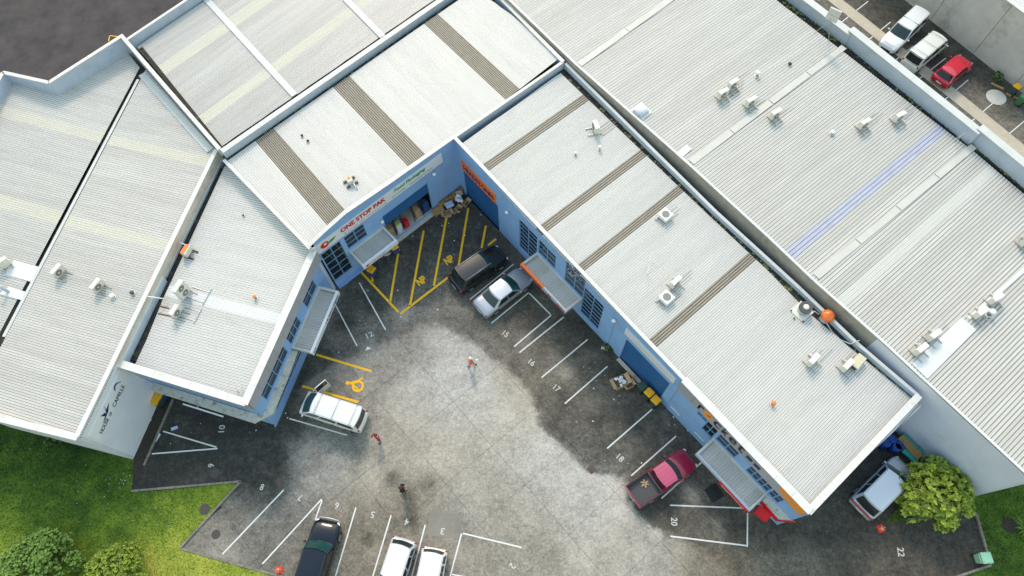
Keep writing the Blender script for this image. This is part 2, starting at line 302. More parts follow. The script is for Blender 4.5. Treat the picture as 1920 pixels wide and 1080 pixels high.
def ribbon(line, width, side=0.0):
    """polygon of a mitred band along a plan line; side -1..1 shifts it left/right of the line"""
    L = [Vector((p[0],p[1])) for p in line]; A = []; B = []
    for i, p in enumerate(L):
        d1 = (L[i]-L[i-1]).normalized() if i else None; d2 = (L[i+1]-L[i]).normalized() if i < len(L)-1 else None
        d1 = d1 or d2; d2 = d2 or d1; n1 = Vector((-d1.y,d1.x)); n2 = Vector((-d2.y,d2.x)); nn = (n1+n2).normalized(); k = 1/max(0.4, nn.dot(n1))
        A.append(p+nn*k*width*(0.5+side/2)); B.append(p-nn*k*width*(0.5-side/2))
    return A, B
def band(mb, line, width, z0, z1, side=0.0, m=0):
    A, B = ribbon(line, width, side)
    zf = lambda z, i: z[i] if isinstance(z, (list,tuple)) else z
    for i in range(len(A)-1):
        q = [A[i],A[i+1],B[i+1],B[i]]; a0, a1 = zf(z0,i), zf(z0,i+1); b0, b1 = zf(z1,i), zf(z1,i+1); k = len(mb.v)
        mb.v += [Vector((*q[0],a0)),Vector((*q[1],a1)),Vector((*q[2],a1)),Vector((*q[3],a0)),Vector((*q[0],b0)),Vector((*q[1],b1)),Vector((*q[2],b1)),Vector((*q[3],b0))]
        fs = [(0,1,2,3),(7,6,5,4),(4,5,1,0),(6,7,3,2)]
        if i == 0: fs.append((7,4,0,3))
        if i == len(A)-2: fs.append((5,6,2,1))
        for f in fs: mb.f.append(tuple(k+j for j in f)); mb.m.append(m)
def coping(parent, line, width, z, thick=0.06, seg=2.4, side=0.0, m='cap', gap=0.012, name='coping'):
    """capping pieces along a plan polyline; z is a number or list"""
    for i in range(len(line)-1):
        a = Vector(line[i][:2]); b = Vector(line[i+1][:2]); za = z[i] if isinstance(z,(list,tuple)) else z; zb = z[i+1] if isinstance(z,(list,tuple)) else z
        L = (b-a).length; n = max(1, round(L/seg))
        for k in range(n):
            t0 = k/n + (gap/L if k or i else 0); t1 = (k+1)/n
            mb = MB(); band(mb, [a.lerp(b,t0), a.lerp(b,t1)], width, [za+(zb-za)*t0, za+(zb-za)*t1], [za+(zb-za)*t0+thick, za+(zb-za)*t1+thick], side); mb.build(name, m, parent)

def roof_sheets(parent, plane, poly_px, rib_px, pitch, per_sheet, h, bands, default, rib_line='g_w', lift=0.0, tname='roof_sheet'):
    """ribbed sheets laid side by side over a plane; bands = [(px,px,mat,name)] give the skylight strips"""
    pts = [plane.at(*p) for p in poly_px]; e1 = (plane.at(*rib_px[1])-plane.at(*rib_px[0])).normalized(); n = plane.n; e2 = n.cross(e1).normalized(); o = pts[0]
    q = [((p-o).dot(e1), (p-o).dot(e2)) for p in pts]
    tb = []
    for a, b, mt, nm in bands:
        t0, t1 = sorted(((plane.at(*a)-o).dot(e2), (plane.at(*b)-o).dot(e2))); tb.append((t0,t1,mt,nm))
    tmin = min(p[1] for p in q); tmax = max(p[1] for p in q)
    def span(t):
        xs = []
        for i in range(len(q)):
            (x0,y0),(x1,y1) = q[i], q[(i+1)%len(q)]
            if (y0-t)*(y1-t) <= 0 and abs(y1-y0) > 1e-9: xs.append(x0+(x1-x0)*(t-y0)/(y1-y0))
        return (min(xs), max(xs)) if len(xs) >= 2 else None
    W = pitch*per_sheet; k = 0; t = tmin
    edges = [tmin]
    for t0, t1, mt, nm in sorted(tb):
        a = edges[-1]; c = max(1, round((t0-a)/W)); edges += [a+(t0-a)*(j+1)/c for j in range(c)]
        c = max(1, round((t1-t0)/W)); edges += [t0+(t1-t0)*(j+1)/c for j in range(c)]
    a = edges[-1]; c = max(1, round((tmax-a)/W)); edges += [a+(tmax-a)*(j+1)/c for j in range(c)]
    for a, b in zip(edges, edges[1:]):
        if b-a < 0.02: continue
        mid = (a+b)/2; mt, nm = default, tname
        for t0, t1, m2, n2 in tb:
            if t0 <= mid <= t1: mt, nm = m2, n2
        nr = max(1, round((b-a)/pitch)); w = (b-a)/nr; prof = []
        for r in range(nr):
            x = a+r*w
            prof += [(x,0),(x+w*0.20,0),(x+w*0.50,0),(x+w*0.66,h),(x+w*0.88,h)]
        prof.append((b,0)); mb = MB()
        gm = {'sky_br':'crest','sky_bl':'g_b','sky_ye':'g_y','sky_gr':'g_c','flash':'flash'}.get(mt, rib_line)
        extra = sorted(p[1] for p in q if a < p[1] < b)
        full = []
        for (x0,z0),(x1,z1) in zip(prof, prof[1:]):
            full.append((x0,z0))
            for ex in extra:
                if x0 < ex < x1: full.append((ex, z0+(z1-z0)*(ex-x0)/(x1-x0)))
        full.append(prof[-1])
        for (x0,z0),(x1,z1) in zip(full, full[1:]):
            eps = 1e-5; s0 = span(min(x0+eps, tmax-1e-6)); s1 = span(max(x1-eps, tmin+1e-6))
            if not s0 or not s1: continue
            V = lambda s, x, z: o + e1*s + e2*x + n*(z+lift)
            mb.quad(V(s0[0],x0,z0), V(s0[1],x0,z0), V(s1[1],x1,z1), V(s1[0],x1,z1), 0, ((s0[0],x0),(s0[1],x0),(s1[1],x1),(s1[0],x1)))
            fr = (((x0+x1)/2-a)/w) % 1.0
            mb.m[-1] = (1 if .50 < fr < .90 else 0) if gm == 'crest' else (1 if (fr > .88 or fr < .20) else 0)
        if mb.f:
            me = mb.mesh(nm, [mt, gm])
            if len(me.polygons) and me.polygons[0].normal.dot(n) < 0: me.flip_normals()
            link(nm, me, parent)

def text_mesh(s, name='lettering', ext=0.0, shear=0.0):
    cu = bpy.data.curves.new(name, 'FONT'); cu.body = s; cu.extrude = ext; cu.resolution_u = 3; cu.shear = shear; cu.offset = 0.0
    o = bpy.data.objects.new(name, cu); COL.objects.link(o); dg = bpy.context.evaluated_depsgraph_get(); dg.update()
    me = bpy.data.meshes.new_from_object(o.evaluated_get(dg)); bpy.data.objects.remove(o); bpy.data.curves.remove(cu); return me
def lay_text(parent, s, origin, u, v, length, height, m, bold=0.0, name='lettering', depth=0.006, shear=0.0, **kw):
    """flat letters from origin, width along u, height along v"""
    me = text_mesh(s, name, 0.0, shear); u = Vector(u).normalized(); v = Vector(v).normalized(); n = u.cross(v)
    co = np.empty(len(me.vertices)*3); me.vertices.foreach_get('co', co); co = co.reshape(-1,3); mn = co.min(0); mx = co.max(0)
    sx = length/(mx[0]-mn[0]); sy = height/(mx[1]-mn[1])
    bm = bmesh.new(); bm.from_mesh(me)
    for vt in bm.verts: x = (vt.co.x-mn[0])*sx; y = (vt.co.y-mn[1])*sy; vt.co = Vector(origin)+u*x+v*y+n*depth
    if bold:
        ge = bmesh.ops.duplicate(bm, geom=bm.verts[:]+bm.edges[:]+bm.faces[:])['geom']
        for vt in [g for g in ge if isinstance(g, bmesh.types.BMVert)]: vt.co += u*bold + n*0.002
        ge = bmesh.ops.duplicate(bm, geom=bm.verts[:]+bm.edges[:]+bm.faces[:])['geom']
        for vt in [g for g in ge if isinstance(g, bmesh.types.BMVert)]: vt.co += v*bold*0.8 + n*0.0045
    bm.to_mesh(me); bm.free(); me.materials.clear(); me.materials.append(M[m])
    if len(me.polygons) and me.polygons[0].normal.dot(n) < 0: me.flip_normals()
    return link(name, me, parent, **kw)

# ================================================================ THE GROUND
def struct_sheet(name, pts, z, m, parent=None):
    mb = MB(); mb.poly([Vector((p[0],p[1],z)) for p in pts]); me = mb.mesh(name, m)
    if me.polygons[0].normal.z < 0: me.flip_normals()
    return link(name, me, parent, kind=None if parent else 'structure')
struct_sheet('ground', [(-600,-600),(600,-600),(600,600),(-600,600)], -0.06, 'asph_brown')
UA = math.radians(40); VA = math.radians(-48.5)
UD = Vector((math.cos(UA),math.sin(UA),0)); VD = Vector((math.cos(VA),math.sin(VA),0))
def W0(px, py): p = P(px,py,0); return np.array([p.x,p.y])
DARK_PX = [(519,800),(545,765),(575,712),(618,690),(648,668),(700,652),(742,634),(775,618),(812,606),(842,618),(880,640),(925,672),(962,700),(1000,745),(1004,790),(1050,835),(1085,868),(1110,890),(1180,897),(1172,925),(1190,962),(1222,985),(1248,1010),(1300,1020),(1345,1045),(1400,1130),(2100,1200),(2000,700),(1100,300),(865,300),(560,560),(480,760)]
TONE_L = [(860,700,.84),(900,620,.76),(950,760,.82),(1000,850,.82),(1100,900,.82),(1150,930,.84),(1000,950,.74),(820,850,.80),(760,760,.80),(700,700,.66),(740,660,.62),(700,860,.74),(640,870,.64),(600,830,.56),(560,860,.62),(540,830,.55),(600,900,.66),(640,960,.58),(560,930,.55),(520,960,.48),(470,980,.50),(430,950,.42),(460,920,.34),(500,915,.36),(380,1010,.50),(405,1000,.62),(400,1030,.66),(480,1050,.46),(560,1050,.44),(700,1000,.58),(740,930,.62),(690,950,.60),(800,990,.58),(900,1040,.62),(860,990,.56),(1000,1050,.62),(1100,1000,.80),(1200,1040,.74),(1150,1070,.72),(1260,1050,.66),(1320,1070,.52),(620,720,.58),(630,740,.50),(900,900,.78),(890,960,.70),(770,1040,.56),(640,1040,.52),(590,800,.50),(520,840,.22),(515,880,.25),(535,812,.20),(500,925,.30),(545,880,.45),(530,900,.36),(508,850,.08),(514,868,.08),(520,858,.14),(522,878,.10),(505,910,.10),(480,908,.10),(527,900,.16),(350,800,.13),(400,860,.15),(300,880,.12),(450,800,.12),(450,880,.13),(350,870,.13),(400,800,.12),(519,815,.08),(524,835,.14),(460,908,.12)]
TONE_D = [(800,480,.27),(750,520,.27),(700,560,.25),(640,610,.25),(600,660,.28),(608,600,.52),(625,640,.46),(560,720,.24),(530,790,.28),(690,640,.50),(650,655,.38),(760,590,.50),(800,590,.48),(720,620,.42),(780,560,.34),(850,590,.42),(900,610,.40),(890,400,.25),(850,440,.27),(930,560,.33),(990,590,.30),(950,640,.44),(1000,690,.46),(1000,650,.42),(1060,640,.34),(1050,700,.50),(1040,760,.36),(1100,620,.22),(1100,690,.38),(1100,740,.40),(1150,680,.27),(1090,800,.36),(1150,810,.34),(1250,850,.27),(1200,780,.29),(1150,870,.38),(1130,850,.34),(1330,900,.34),(1290,900,.30),(1230,960,.26),(1330,970,.36),(1280,990,.36),(1380,990,.30),(1350,1040,.44),(1330,1020,.36),(1400,900,.25),(1450,1010,.30),(1430,1060,.42),(1500,1060,.40),(1560,1000,.28),(1600,1050,.30),(1650,1060,.28),(1560,930,.26),(1650,880,.24),(1700,1030,.26),(1780,1000,.25),(1710,960,.24)]
BROWN = [(740,960,.9),(720,930,.7),(660,1000,.8),(780,1000,.7),(800,1030,.6),(1060,680,.8),(1000,660,.7),(1050,720,.8),(1360,1060,.9),(1420,1075,.8),(1100,760,.6),(400,1000,.5),(900,1050,.55),(960,1060,.5),(750,890,.6),(860,980,.4),(860,700,.1),(1100,900,.12),(600,860,.05),(800,480,.3),(1250,850,.4),(1330,970,.6),(500,950,.2),(1200,1040,.35),(620,740,.4),(700,640,.4),(560,1040,.4),(1050,860,.15)]
def idw(S, X):
    c = np.array([W0(a,b) for a,b,_ in S]); v = np.array([s[2] for s in S]); d = ((X[:,None,:]-c[None])**2).sum(2)+0.25
    w = d**-1.8; return (w*v).sum(1)/w.sum(1)
def inside(poly, X):
    r = np.zeros(len(X), bool); n = len(poly)
    for i in range(n):
        x0,y0 = poly[i]; x1,y1 = poly[(i+1)%n]; c = ((y0 > X[:,1]) != (y1 > X[:,1])) & (X[:,0] < (x1-x0)*(X[:,1]-y0)/(y1-y0+1e-12)+x0); r ^= c
    return r
DARK_W = [W0(*p) for p in DARK_PX]
SPOTS = [(735,897,.5,-.35),(765,925,.5,-.30),(806,905,.6,-.22),(770,948,.5,-.28),(740,975,.9,-.12),(773,977,.45,-.35),(1008,776,.35,.40),(700,905,1.0,.12),(640,790,.8,-.15),(725,795,.5,-.14),(670,845,1.2,-.12),(560,800,.9,-.2),(920,770,1.2,.06),(1055,985,1.3,-.08),(930,925,2.0,-.07),(690,1010,.35,-.30),(668,985,.8,-.12),(1390,905,.5,.18),(1345,985,.4,.12),(1290,920,.7,.30),(1305,935,.5,.25),(1235,1000,.5,.15),(820,640,.8,.10),(980,640,.6,.16),(1060,700,.6,.2),(1030,745,.5,.12),(760,590,.7,.22),(1120,790,.6,-.12),(1040,660,.5,.15)]
def yard_tone(X):
    s = np.zeros(len(X)); offs = [(a*k,b*k) for k in (.35,.8) for a,b in ((1,0),(-1,0),(0,1),(0,-1),(.7,.7),(-.7,.7),(.7,-.7),(-.7,-.7))]+[(0,0)]
    for o in offs: s += inside(DARK_W, X+np.array(o))
    s /= len(offs); sp = np.zeros(len(X))
    for px_, py_, rad, dl in SPOTS: c = W0(px_,py_); sp += dl*np.exp(-((X-c)**2).sum(1)/(rad*rad))
    return idw(TONE_L, X)+sp, idw(BROWN, X), s, idw(TONE_D, X)*1.12-.065+sp
def set_tone(me, fn):
    n = len(me.vertices); co = np.empty(n*3); me.vertices.foreach_get('co', co); X = co.reshape(-1,3)[:,:2]; v_ = fn(X); r, g = v_[:2]; bb, al = (v_[2], v_[3]) if len(v_) > 2 else (r*0, r)
    a = me.color_attributes.new('tone', 'FLOAT_COLOR', 'POINT'); c = np.ones((n,4)); c[:,0] = r; c[:,1] = g; c[:,2] = bb; c[:,3] = al; a.data.foreach_set('color', c.ravel())
def clip_cell(poly, u0, u1, v0, v1):
    def cl(pts, f):
        out = []
        for i in range(len(pts)):
            a, b = pts[i], pts[(i+1)%len(pts)]; fa, fb = f(a), f(b)
            if fa >= 0: out.append(a)
            if fa*fb < 0: t = fa/(fa-fb); out.append((a[0]+(b[0]-a[0])*t, a[1]+(b[1]-a[1])*t))
        return out
    for f in (lambda p: p[0]-u0, lambda p: u1-p[0], lambda p: p[1]-v0, lambda p: v1-p[1]):
        poly = cl(poly, f)
        if len(poly) < 3: return []
    return poly
Muv = Matrix(((UD.x,VD.x),(UD.y,VD.y))).inverted()
def to_uv(p): q = Muv @ Vector((p[0],p[1])); return (q.x,q.y)
def from_uv(q): return UD*q[0]+VD*q[1]
def slab_mesh(name, poly, z, step, m, fn, thick=0.0):
    bm = bmesh.new(); vs = [bm.verts.new((p[0],p[1],z)) for p in poly]; f = bm.faces.new(vs)
    if f.normal.z < 0 or sum(poly[i][0]*poly[(i+1)%len(poly)][1]-poly[(i+1)%len(poly)][0]*poly[i][1] for i in range(len(poly))) < 0: f.normal_flip()
    xs = [to_uv(p) for p in poly]
    for ax, dr in ((0,UD),(1,VD)):
        lo = min(p[ax] for p in xs); hi = max(p[ax] for p in xs); k = lo+step
        other = VD if ax == 0 else UD; nrm = Vector((-other.y,other.x,0))
        while k < hi-step*0.3:
            bmesh.ops.bisect_plane(bm, geom=bm.verts[:]+bm.edges[:]+bm.faces[:], plane_co=dr*k, plane_no=nrm); k += step
    if thick:
        be = [e for e in bm.edges if e.is_boundary]; r = bmesh.ops.extrude_edge_only(bm, edges=be)
        for v in r['geom']:
            if isinstance(v, bmesh.types.BMVert): v.co.z -= thick
    me = bpy.data.meshes.new(name); bm.to_mesh(me); bm.free(); me.materials.append(M[m]); set_tone(me, fn); return me
yard = thing('concrete_yard', None, None); yard['kind'] = 'structure'; WM['concrete_yard'] = Matrix()
YARD_PX = [(470,760),(620,520),(865,340),(1000,440),(1340,830),(1490,960),(1500,1000),(1570,1230),(655,1230),(640,1110),(520,1079),(338,1028),(452,903),(520,905),(512,875),(497,852),(519,800)]
yp = [to_uv(W0(*p)) for p in YARD_PX]
struct_sheet('yard_bed', [W0(*p) for p in YARD_PX], -0.035, 'asph_dark')
US = [-27.6,-23.5,-19.3,-15.1,-11.1,-7.0,-2.98,1.2,5.2,9.4,13.5,17.7,21.8,26.0,30.0]; VS = [-42.9,-38.8,-34.6,-30.4,-26.2,-22.0,-17.72,-13.39,-9.17,-5.67,-1.4,2.8,7.0,11.2,15.4,19.6,23.8]
g = 0.008
for i in range(len(US)-1):
    for j in range(len(VS)-1):
        c = clip_cell(yp, US[i]+g, US[i+1]-g, VS[j]+g, VS[j+1]-g)
        if len(c) < 3: continue
        w = [from_uv(q) for q in c]
        ar = abs(sum(w[k].x*w[(k+1)%len(w)].y-w[(k+1)%len(w)].x*w[k].y for k in range(len(w))))/2
        if ar < 0.15: continue
        link('concrete_slab', slab_mesh('concrete_slab', w, 0.0, 0.32, 'yard', yard_tone, 0.03), yard)
APR = [(1490,960),(1500,1000),(1570,1230),(1700,1230),(1785,1082),(1856,1060),(1828,962),(1700,975),(1760,860),(1740,760),(1600,850)]
link('asphalt_apron', slab_mesh('asphalt_apron', [W0(*p) for p in APR], -0.004, 0.8, 'yard', yard_tone), kind='structure')
link('asphalt_bay', slab_mesh('asphalt_bay', [W0(*p) for p in [(285,735),(247,921),(452,903),(521,906),(513,875),(498,852),(520,800),(500,770)]], -0.004, 0.5, 'yard', yard_tone), kind='structure')
struct_sheet('garden_bed', [W0(*p) for p in [(240,870),(290,740),(325,745),(270,874),(247,921)]], 0.012, 'soil')
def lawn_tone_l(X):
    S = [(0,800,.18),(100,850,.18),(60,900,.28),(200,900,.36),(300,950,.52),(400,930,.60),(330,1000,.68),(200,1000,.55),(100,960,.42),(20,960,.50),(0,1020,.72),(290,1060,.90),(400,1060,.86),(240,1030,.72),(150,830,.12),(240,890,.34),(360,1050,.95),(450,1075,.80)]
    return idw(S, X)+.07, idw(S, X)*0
def lawn_tone_r(X):
    S = [(1850,950,.34),(1900,920,.36),(1900,1000,.38),(1880,1060,.40),(1700,960,.42),(1800,1075,.5),(1830,940,.50),(1920,970,.45)]
    return idw(S, X), idw(S, X)*0
LAWN_L = [(-300,650),(260,760),(247,921),(452,903),(338,1028),(520,1079),(640,1110),(640,1250),(-300,1300)]
LAWN_R = [(1658,980),(1828,962),(1856,1060),(1785,1082),(1700,1230),(1750,1300),(2400,1300),(2400,800),(1935,850),(1800,860),(1740,900),(1700,935)]
def lawn_mesh(name, px, fn):
    w = [Vector((*W0(*p),0.02)) for p in px]; return slab_mesh(name, w, 0.02, 0.8, 'lawn', fn)
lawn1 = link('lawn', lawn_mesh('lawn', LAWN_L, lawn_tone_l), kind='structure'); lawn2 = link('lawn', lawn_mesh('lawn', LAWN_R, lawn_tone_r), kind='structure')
def blades(name, px, fn, dens, view, label):
    w = np.array([W0(*p) for p in px]); lo = w.min(0); hi = w.max(0); v = [W0(*p) for p in view]; v = np.array(v); lo = np.maximum(lo, v.min(0)); hi = np.minimum(hi, v.max(0))
    n = int((hi-lo).prod()*dens); X = lo+(hi-lo)*rng.random((n,2)); X = X[inside([tuple(a) for a in w], X)]; n = len(X)
    a = rng.random(n)*6.283; h = 0.03+0.05*rng.random(n); wd = 0.035; lean = rng.normal(0,.03,(n,2))
    d = np.stack([np.cos(a),np.sin(a)],1)*wd; V = np.zeros((n,3,3)); V[:,0,:2] = X-d; V[:,1,:2] = X+d; V[:,2,:2] = X+lean; V[:,:2,2] = 0.02; V[:,2,2] = 0.02+h
    me = bpy.data.meshes.new(name); me.from_pydata(V.reshape(-1,3).tolist(), [], np.arange(n*3).reshape(-1,3).tolist()); me.materials.append(M['lawn'])
    r, _ = fn(X); r = r+rng.normal(0,.16,n)
    at = me.color_attributes.new('tone','FLOAT_COLOR','POINT'); c = np.ones((n,3,4)); c[:,:,0] = r[:,None]; c[:,:,1] = 0; at.data.foreach_set('color', c.ravel())
    return link(name, me, kind='stuff', label=label, cat='grass')
blades('grass', LAWN_L, lawn_tone_l, 130, [(-40,740),(560,740),(560,1110),(-40,1110)], 'lush green mown grass on the lawn below the pale grey building')
blades('grass', LAWN_R, lawn_tone_r, 130, [(1640,860),(1960,860),(1960,1110),(1640,1110)], 'dark green grass round the bay at the right corner')
# daisies and litter on the lawn
mb = MB()
for k in range(55):
    x, y = random.choice([(random.gauss(235,14), random.gauss(900,14)), (random.uniform(120,420), random.uniform(890,1010)), (random.uniform(20,300), random.uniform(840,1000))])
    if inside([tuple(W0(*p)) for p in LAWN_L], np.array([W0(x,y)]))[0]: p = P(x,y,0.05); mb.disc((p.x,p.y), random.uniform(.012,.03), 0.05+random.random()*.03, n=6, h=0.01)
mb.build('daisies', 'white', kind='stuff', label='white daisies scattered over the left lawn', cat='flowers')
# back car park of the warehouse
def park_tone(X): S = [(1560,40,.40),(1600,60,.46),(1640,30,.24),(1690,100,.30),(1740,60,.20),(1750,160,.30),(1800,180,.42),(1850,230,.46),(1880,200,.36),(1860,160,.22),(1790,110,.18),(1900,260,.46),(1830,190,.44)]; return idw(S, X), idw(S, X)*0+.55
PARK = [P(1360,-120),P(1700,-90),P(2100,240),P(2100,480),P(1900,420)]
PARK = [(p.x,p.y) for p in PARK]
link('car_park', slab_mesh('car_park', PARK, -0.02, 0.9, 'yard', park_tone), kind='structure')

def kerb_line(name, label, px, width=0.14, h=0.12, seg=0.55, m='kerb', side=0.0, z=0.0):
    t = thing(name, label, 'kerb', (*W0(*px[0]),0)); pts = [W0(*p) for p in px]; coping(t, pts, width, z-0.02, h+0.02, seg, side, m, 0.02, 'kerb_stone'); return t
kerb_line('kerb', 'concrete kerb between dark asphalt bays and the lawn point', [(247,921),(452,903)])
kerb_line('kerb', 'concrete kerb running diagonally from the lawn point down to the lawn', [(452,903),(338,1028)])
kerb_line('kerb', 'low dirty kerb along the bottom edge of the yard beside the lawn', [(338,1028),(520,1079),(640,1112)], h=0.07)
kerb_line('kerb', 'kerb along the strip of soil beside the pale grey wall', [(325,749),(271,873)])
kerb_line('kerb', 'mossy kerb around the parking bay numbered 22', [(1700,974),(1828,962),(1856,1060),(1785,1084)], h=0.16)

# ---------------------------------------------------------------- painted markings (sheets 5 mm proud of the slabs)
marks = thing('painted_markings', None, None); marks['kind'] = 'structure'
def pline(a, b, w=0.095, m='line_w', z=0.006):
    A = Vector(W0(*a)); B = Vector(W0(*b)); d = (B-A).normalized(); n = Vector((-d.y,d.x))*w/2; mb = MB()
    mb.quad(*[Vector((*q,z)) for q in (A-n,B-n,B+n,A+n)]); me = mb.mesh('painted_line', m); 
    if me.polygons[0].normal.z < 0: me.flip_normals()
    link('painted_line', me, marks)
for a, b in [((626.4,566.7),(669.4,648.6)),((673.6,530),(723,618.6)),((963.3,495),(880.8,561.7)),((921.7,605.8),(991.3,548.8)),((963.8,650),(1033.5,591)),((974,661),(1057,594.5)),((1015.6,707.8),(1101.6,636.7)),((1059,756.8),(1138.9,687)),
  ((1138.5,840.7),(1222.6,767.4)),((1183.7,891.9),(1267.4,817.8)),((1240.4,934.4),(1316.3,866)),((1256.5,947.3),(1400,953)),((1257,1005.4),(1399.8,1023.2)),((305.9,808.7),(406,838.5)),((284.8,851),(408,841)),
  ((531.9,918.7),(416.8,1039.3)),((603.2,935.8),(492.1,1057.2)),((667.4,951.4),(625,1094)),((733.3,966.3),(695,1094)),((797.4,984),(769,1092)),((865.4,1000.5),(841,1092)),((868,1000),(977.8,1026.4)),((846,1076.5),(930,1094)),((543,785),(651,816))]: pline(a, b)
pline((992.2,549.6),(1032,589.4)); pline((1401.8,952),(1401,1025.5)); pline((604,938),(591,975), z=0.011)
for a, b in [((677,510),(747.5,585.5)),((750,589),(852,511)),((697,513),(699,528)),((748,467),(731.5,566)),((794.5,432.5),(768.5,574)),((837,409),(813.6,536)),((878,390),(859,503)),((911,423),(903,465)),((915,460),(930,448)),((593,665),(696,696)),((567,724),(672,754))]: pline(a, b, 0.17, 'line_y')
for a, b in [((1535,0),(1550,-12)),((1575.3,43.4),(1628,2)),((1628,75),(1670,41)),((1679,113),(1712,86)),((1720,150.5),(1773.6,108.6)),((1769,189),(1815.5,149.5)),((1817.7,230.7),(1863.3,192)),((1876,264.4),(1930,219))]: pline(a, b, 0.09, 'line_w', -0.012)
for a, b in [((205,66),(223,68)),((205,66),(203,76))]: pline(a, b, 0.08, 'line_y', -0.05)
def ground_text(s, px, d, wpx, hgt, m='line_w', bold=0.03, flip=1):
    """centre px, reading direction d (in pixels), total width in metres"""
    c = P(*px); e = P(px[0]+d[0]*8, px[1]+d[1]*8); u = (e-c).normalized(); v = Vector((-u.y,u.x,0)); lay_text(marks, s, c-u*wpx/2-v*hgt/2, u, v, wpx, hgt, m, bold, 'painted_number', 0.007)
for s, px, d, w in [('12',(693,628),(1,-.52),.62),('15',(948,626),(.85,.6),.5),('16',(997,680),(.8,.62),.55),('17',(1044,728),(.8,.62),.55),('18',(1163,859),(.75,.66),.55),('20',(1264,978),(.02,1),.62),('22',(1689,1035),(.15,1),.68),('10',(416,804),(.15,-1),.62),('9',(396,873),(.2,-1),.28),
    ('8',(491,913.5),(1,.25),.28),('7',(563,933),(-1,-.4),.28),('6',(632,948),(-1,-.2),.3),('5',(699,965),(-1,-.2),.3),('4',(763,979),(-1,-.3),.3),('3',(830,996),(-1,-.2),.3),('2',(961,1061),(-.6,.75),.3)]:
    ground_text(s, px, d, w*.8, 0.41, 'num_w', bold=.015)
ground_text('NP', (789.5,527), (.9,-.55), .68, .62, 'line_y', .05); ground_text('NP', (841.5,488), (.9,-.55), .68, .62, 'line_y', .05)
# white arrow-like fragment beside bay 12
p = P(689,655); mb = MB(); mb.poly([p+Vector((-.15,-.12,.007)),p+Vector((.3,.08,.007)),p+Vector((-.05,.22,.007))]); mb.build('painted_fragment','line_w',marks)
# wheelchair symbol
def arc(c, r, a0, a1, w, z, n=18):
    mb = MB()
    for k in range(n):
        t0 = a0+(a1-a0)*k/n; t1 = a0+(a1-a0)*(k+1)/n
        f = lambda r_, t: Vector((c.x+r_*math.cos(t), c.y+r_*math.sin(t), z))
        mb.quad(f(r-w,t0), f(r+w,t0), f(r+w,t1), f(r-w,t1))
    return mb
c = P(671,724); mb = arc(c, .36, math.radians(150), math.radians(430), .08, .007)
def seg(mb, a, b, w, z):
    A = P(*a); B = P(*b); d = (B-A).normalized(); n = Vector((-d.y,d.x,0))*w/2; up = Vector((0,0,z)); mb.quad(A-n+up, B-n+up, B+n+up, A+n+up)
seg(mb, (656,719),(676,714), .22, .009); seg(mb, (662,722),(672,730), .13, .011); seg(mb,(672,713),(681,708),.12,.010); p = P(652,718); mb.disc((p.x,p.y), .15, .0085, n=14)
me = mb.mesh('wheelchair_symbol','line_y'); link('wheelchair_symbol', me, marks)
def crack(px, w=.018):
    mb = MB(); pts = []
    for (a,b),(c_,d) in zip(px,px[1:]):
        for k in range(6): t = k/6; pts.append(P(a+(c_-a)*t+random.gauss(0,.7), b+(d-b)*t+random.gauss(0,.7), .005))
    for p,q in zip(pts,pts[1:]):
        n = (q-p).cross(UPV).normalized()*w*random.uniform(.25,.6); mb.quad(p-n,q-n,q+n,p+n)
    me = mb.mesh('crack','asph_dark'); 
    if me.polygons[0].normal.z < 0: me.flip_normals()
    link('crack', me, yard)
for c_ in ([(420,950),(440,966),(453,992)],[(375,996),(400,1020),(418,1036)],[(1230,962),(1241,980),(1244,1000)],[(1448,1015),(1455,1045),(1468,1082)],[(1452,1012),(1475,1060),(1492,1085)],[(1180,925),(1195,958)],[(1060,930),(1120,905)],[(960,990),(995,985),(1010,995)],[(1315,1045),(1350,1085)],[(905,1010),(930,1035),(950,1062)],[(620,720),(640,735)],[(590,600),(612,625)],[(955,600),(985,640),(1005,660)]): crack(c_)
# darker rectangular repair patch and wet stains
def patch(name, px, z, m): struct_sheet(name, [W0(*p) for p in px], z, m, yard)
M['patch'] = asphalt('patch_concrete', (0.17,0.16,0.135), (0.29,0.27,0.235), .3, .5)
patch('repair_patch', [(809,955),(868,967),(862,1010),(801,1003)], 0.003, 'patch')
mb = MB(); mb.cbox((*W0(1339,924),0.0), .95, 1.0, .03, 0, math.radians(30)); o = mb.build('rubber_mat', 'black', label='black rubber mat lying on the ground left of the long white canopy', cat='mat')
def manhole(px, r, label, m='steel', z=0.0):
    p = P(*px); t = thing('manhole_cover', label, 'manhole', (p.x,p.y,0)); mb = MB(); mb.disc((p.x,p.y), r, z, n=24, h=.012); mb.build('rim', 'dgrey' if m=='steel' else m, t)
    mb = MB(); mb.disc((p.x,p.y), r*.9, z, n=24, h=.016); mb.build('cover', m, t); mb = MB()
    for k in range(-4,5):
        w = math.sqrt(max(0,1-(k/4.6)**2))*r*.82; d = Vector((math.cos(1.1),math.sin(1.1),0)); n = Vector((-d.y,d.x,0)); q = Vector((p.x,p.y,z+.016))+n*(k*r/5); mb.box(q-d*w-n*.012, d*2*w, n*.024, Vector((0,0,.008)))
    mb.build('grate', 'dgrey', t)
manhole((403,887), .32, 'round steel grate in the black asphalt beside the painted 9'); manhole((405,1002), .30, 'round rusty drain grate in the concrete of bay 8'); manhole((384,955), .36, 'brown round manhole cover in the lawn point', z=0.04)
def sump(px, s, label, rz):
    p = P(*px); t = thing('drain_grate', label, 'drain', (p.x,p.y,0)); mb = MB(); mb.cbox((p.x,p.y,0), s, s, .012, 0, rz); mb.build('frame','dgrey',t)
    mb = MB(); mb.cbox((p.x,p.y,0), s*.82, s*.82, .017, 0, rz); mb.build('grate','steel',t)
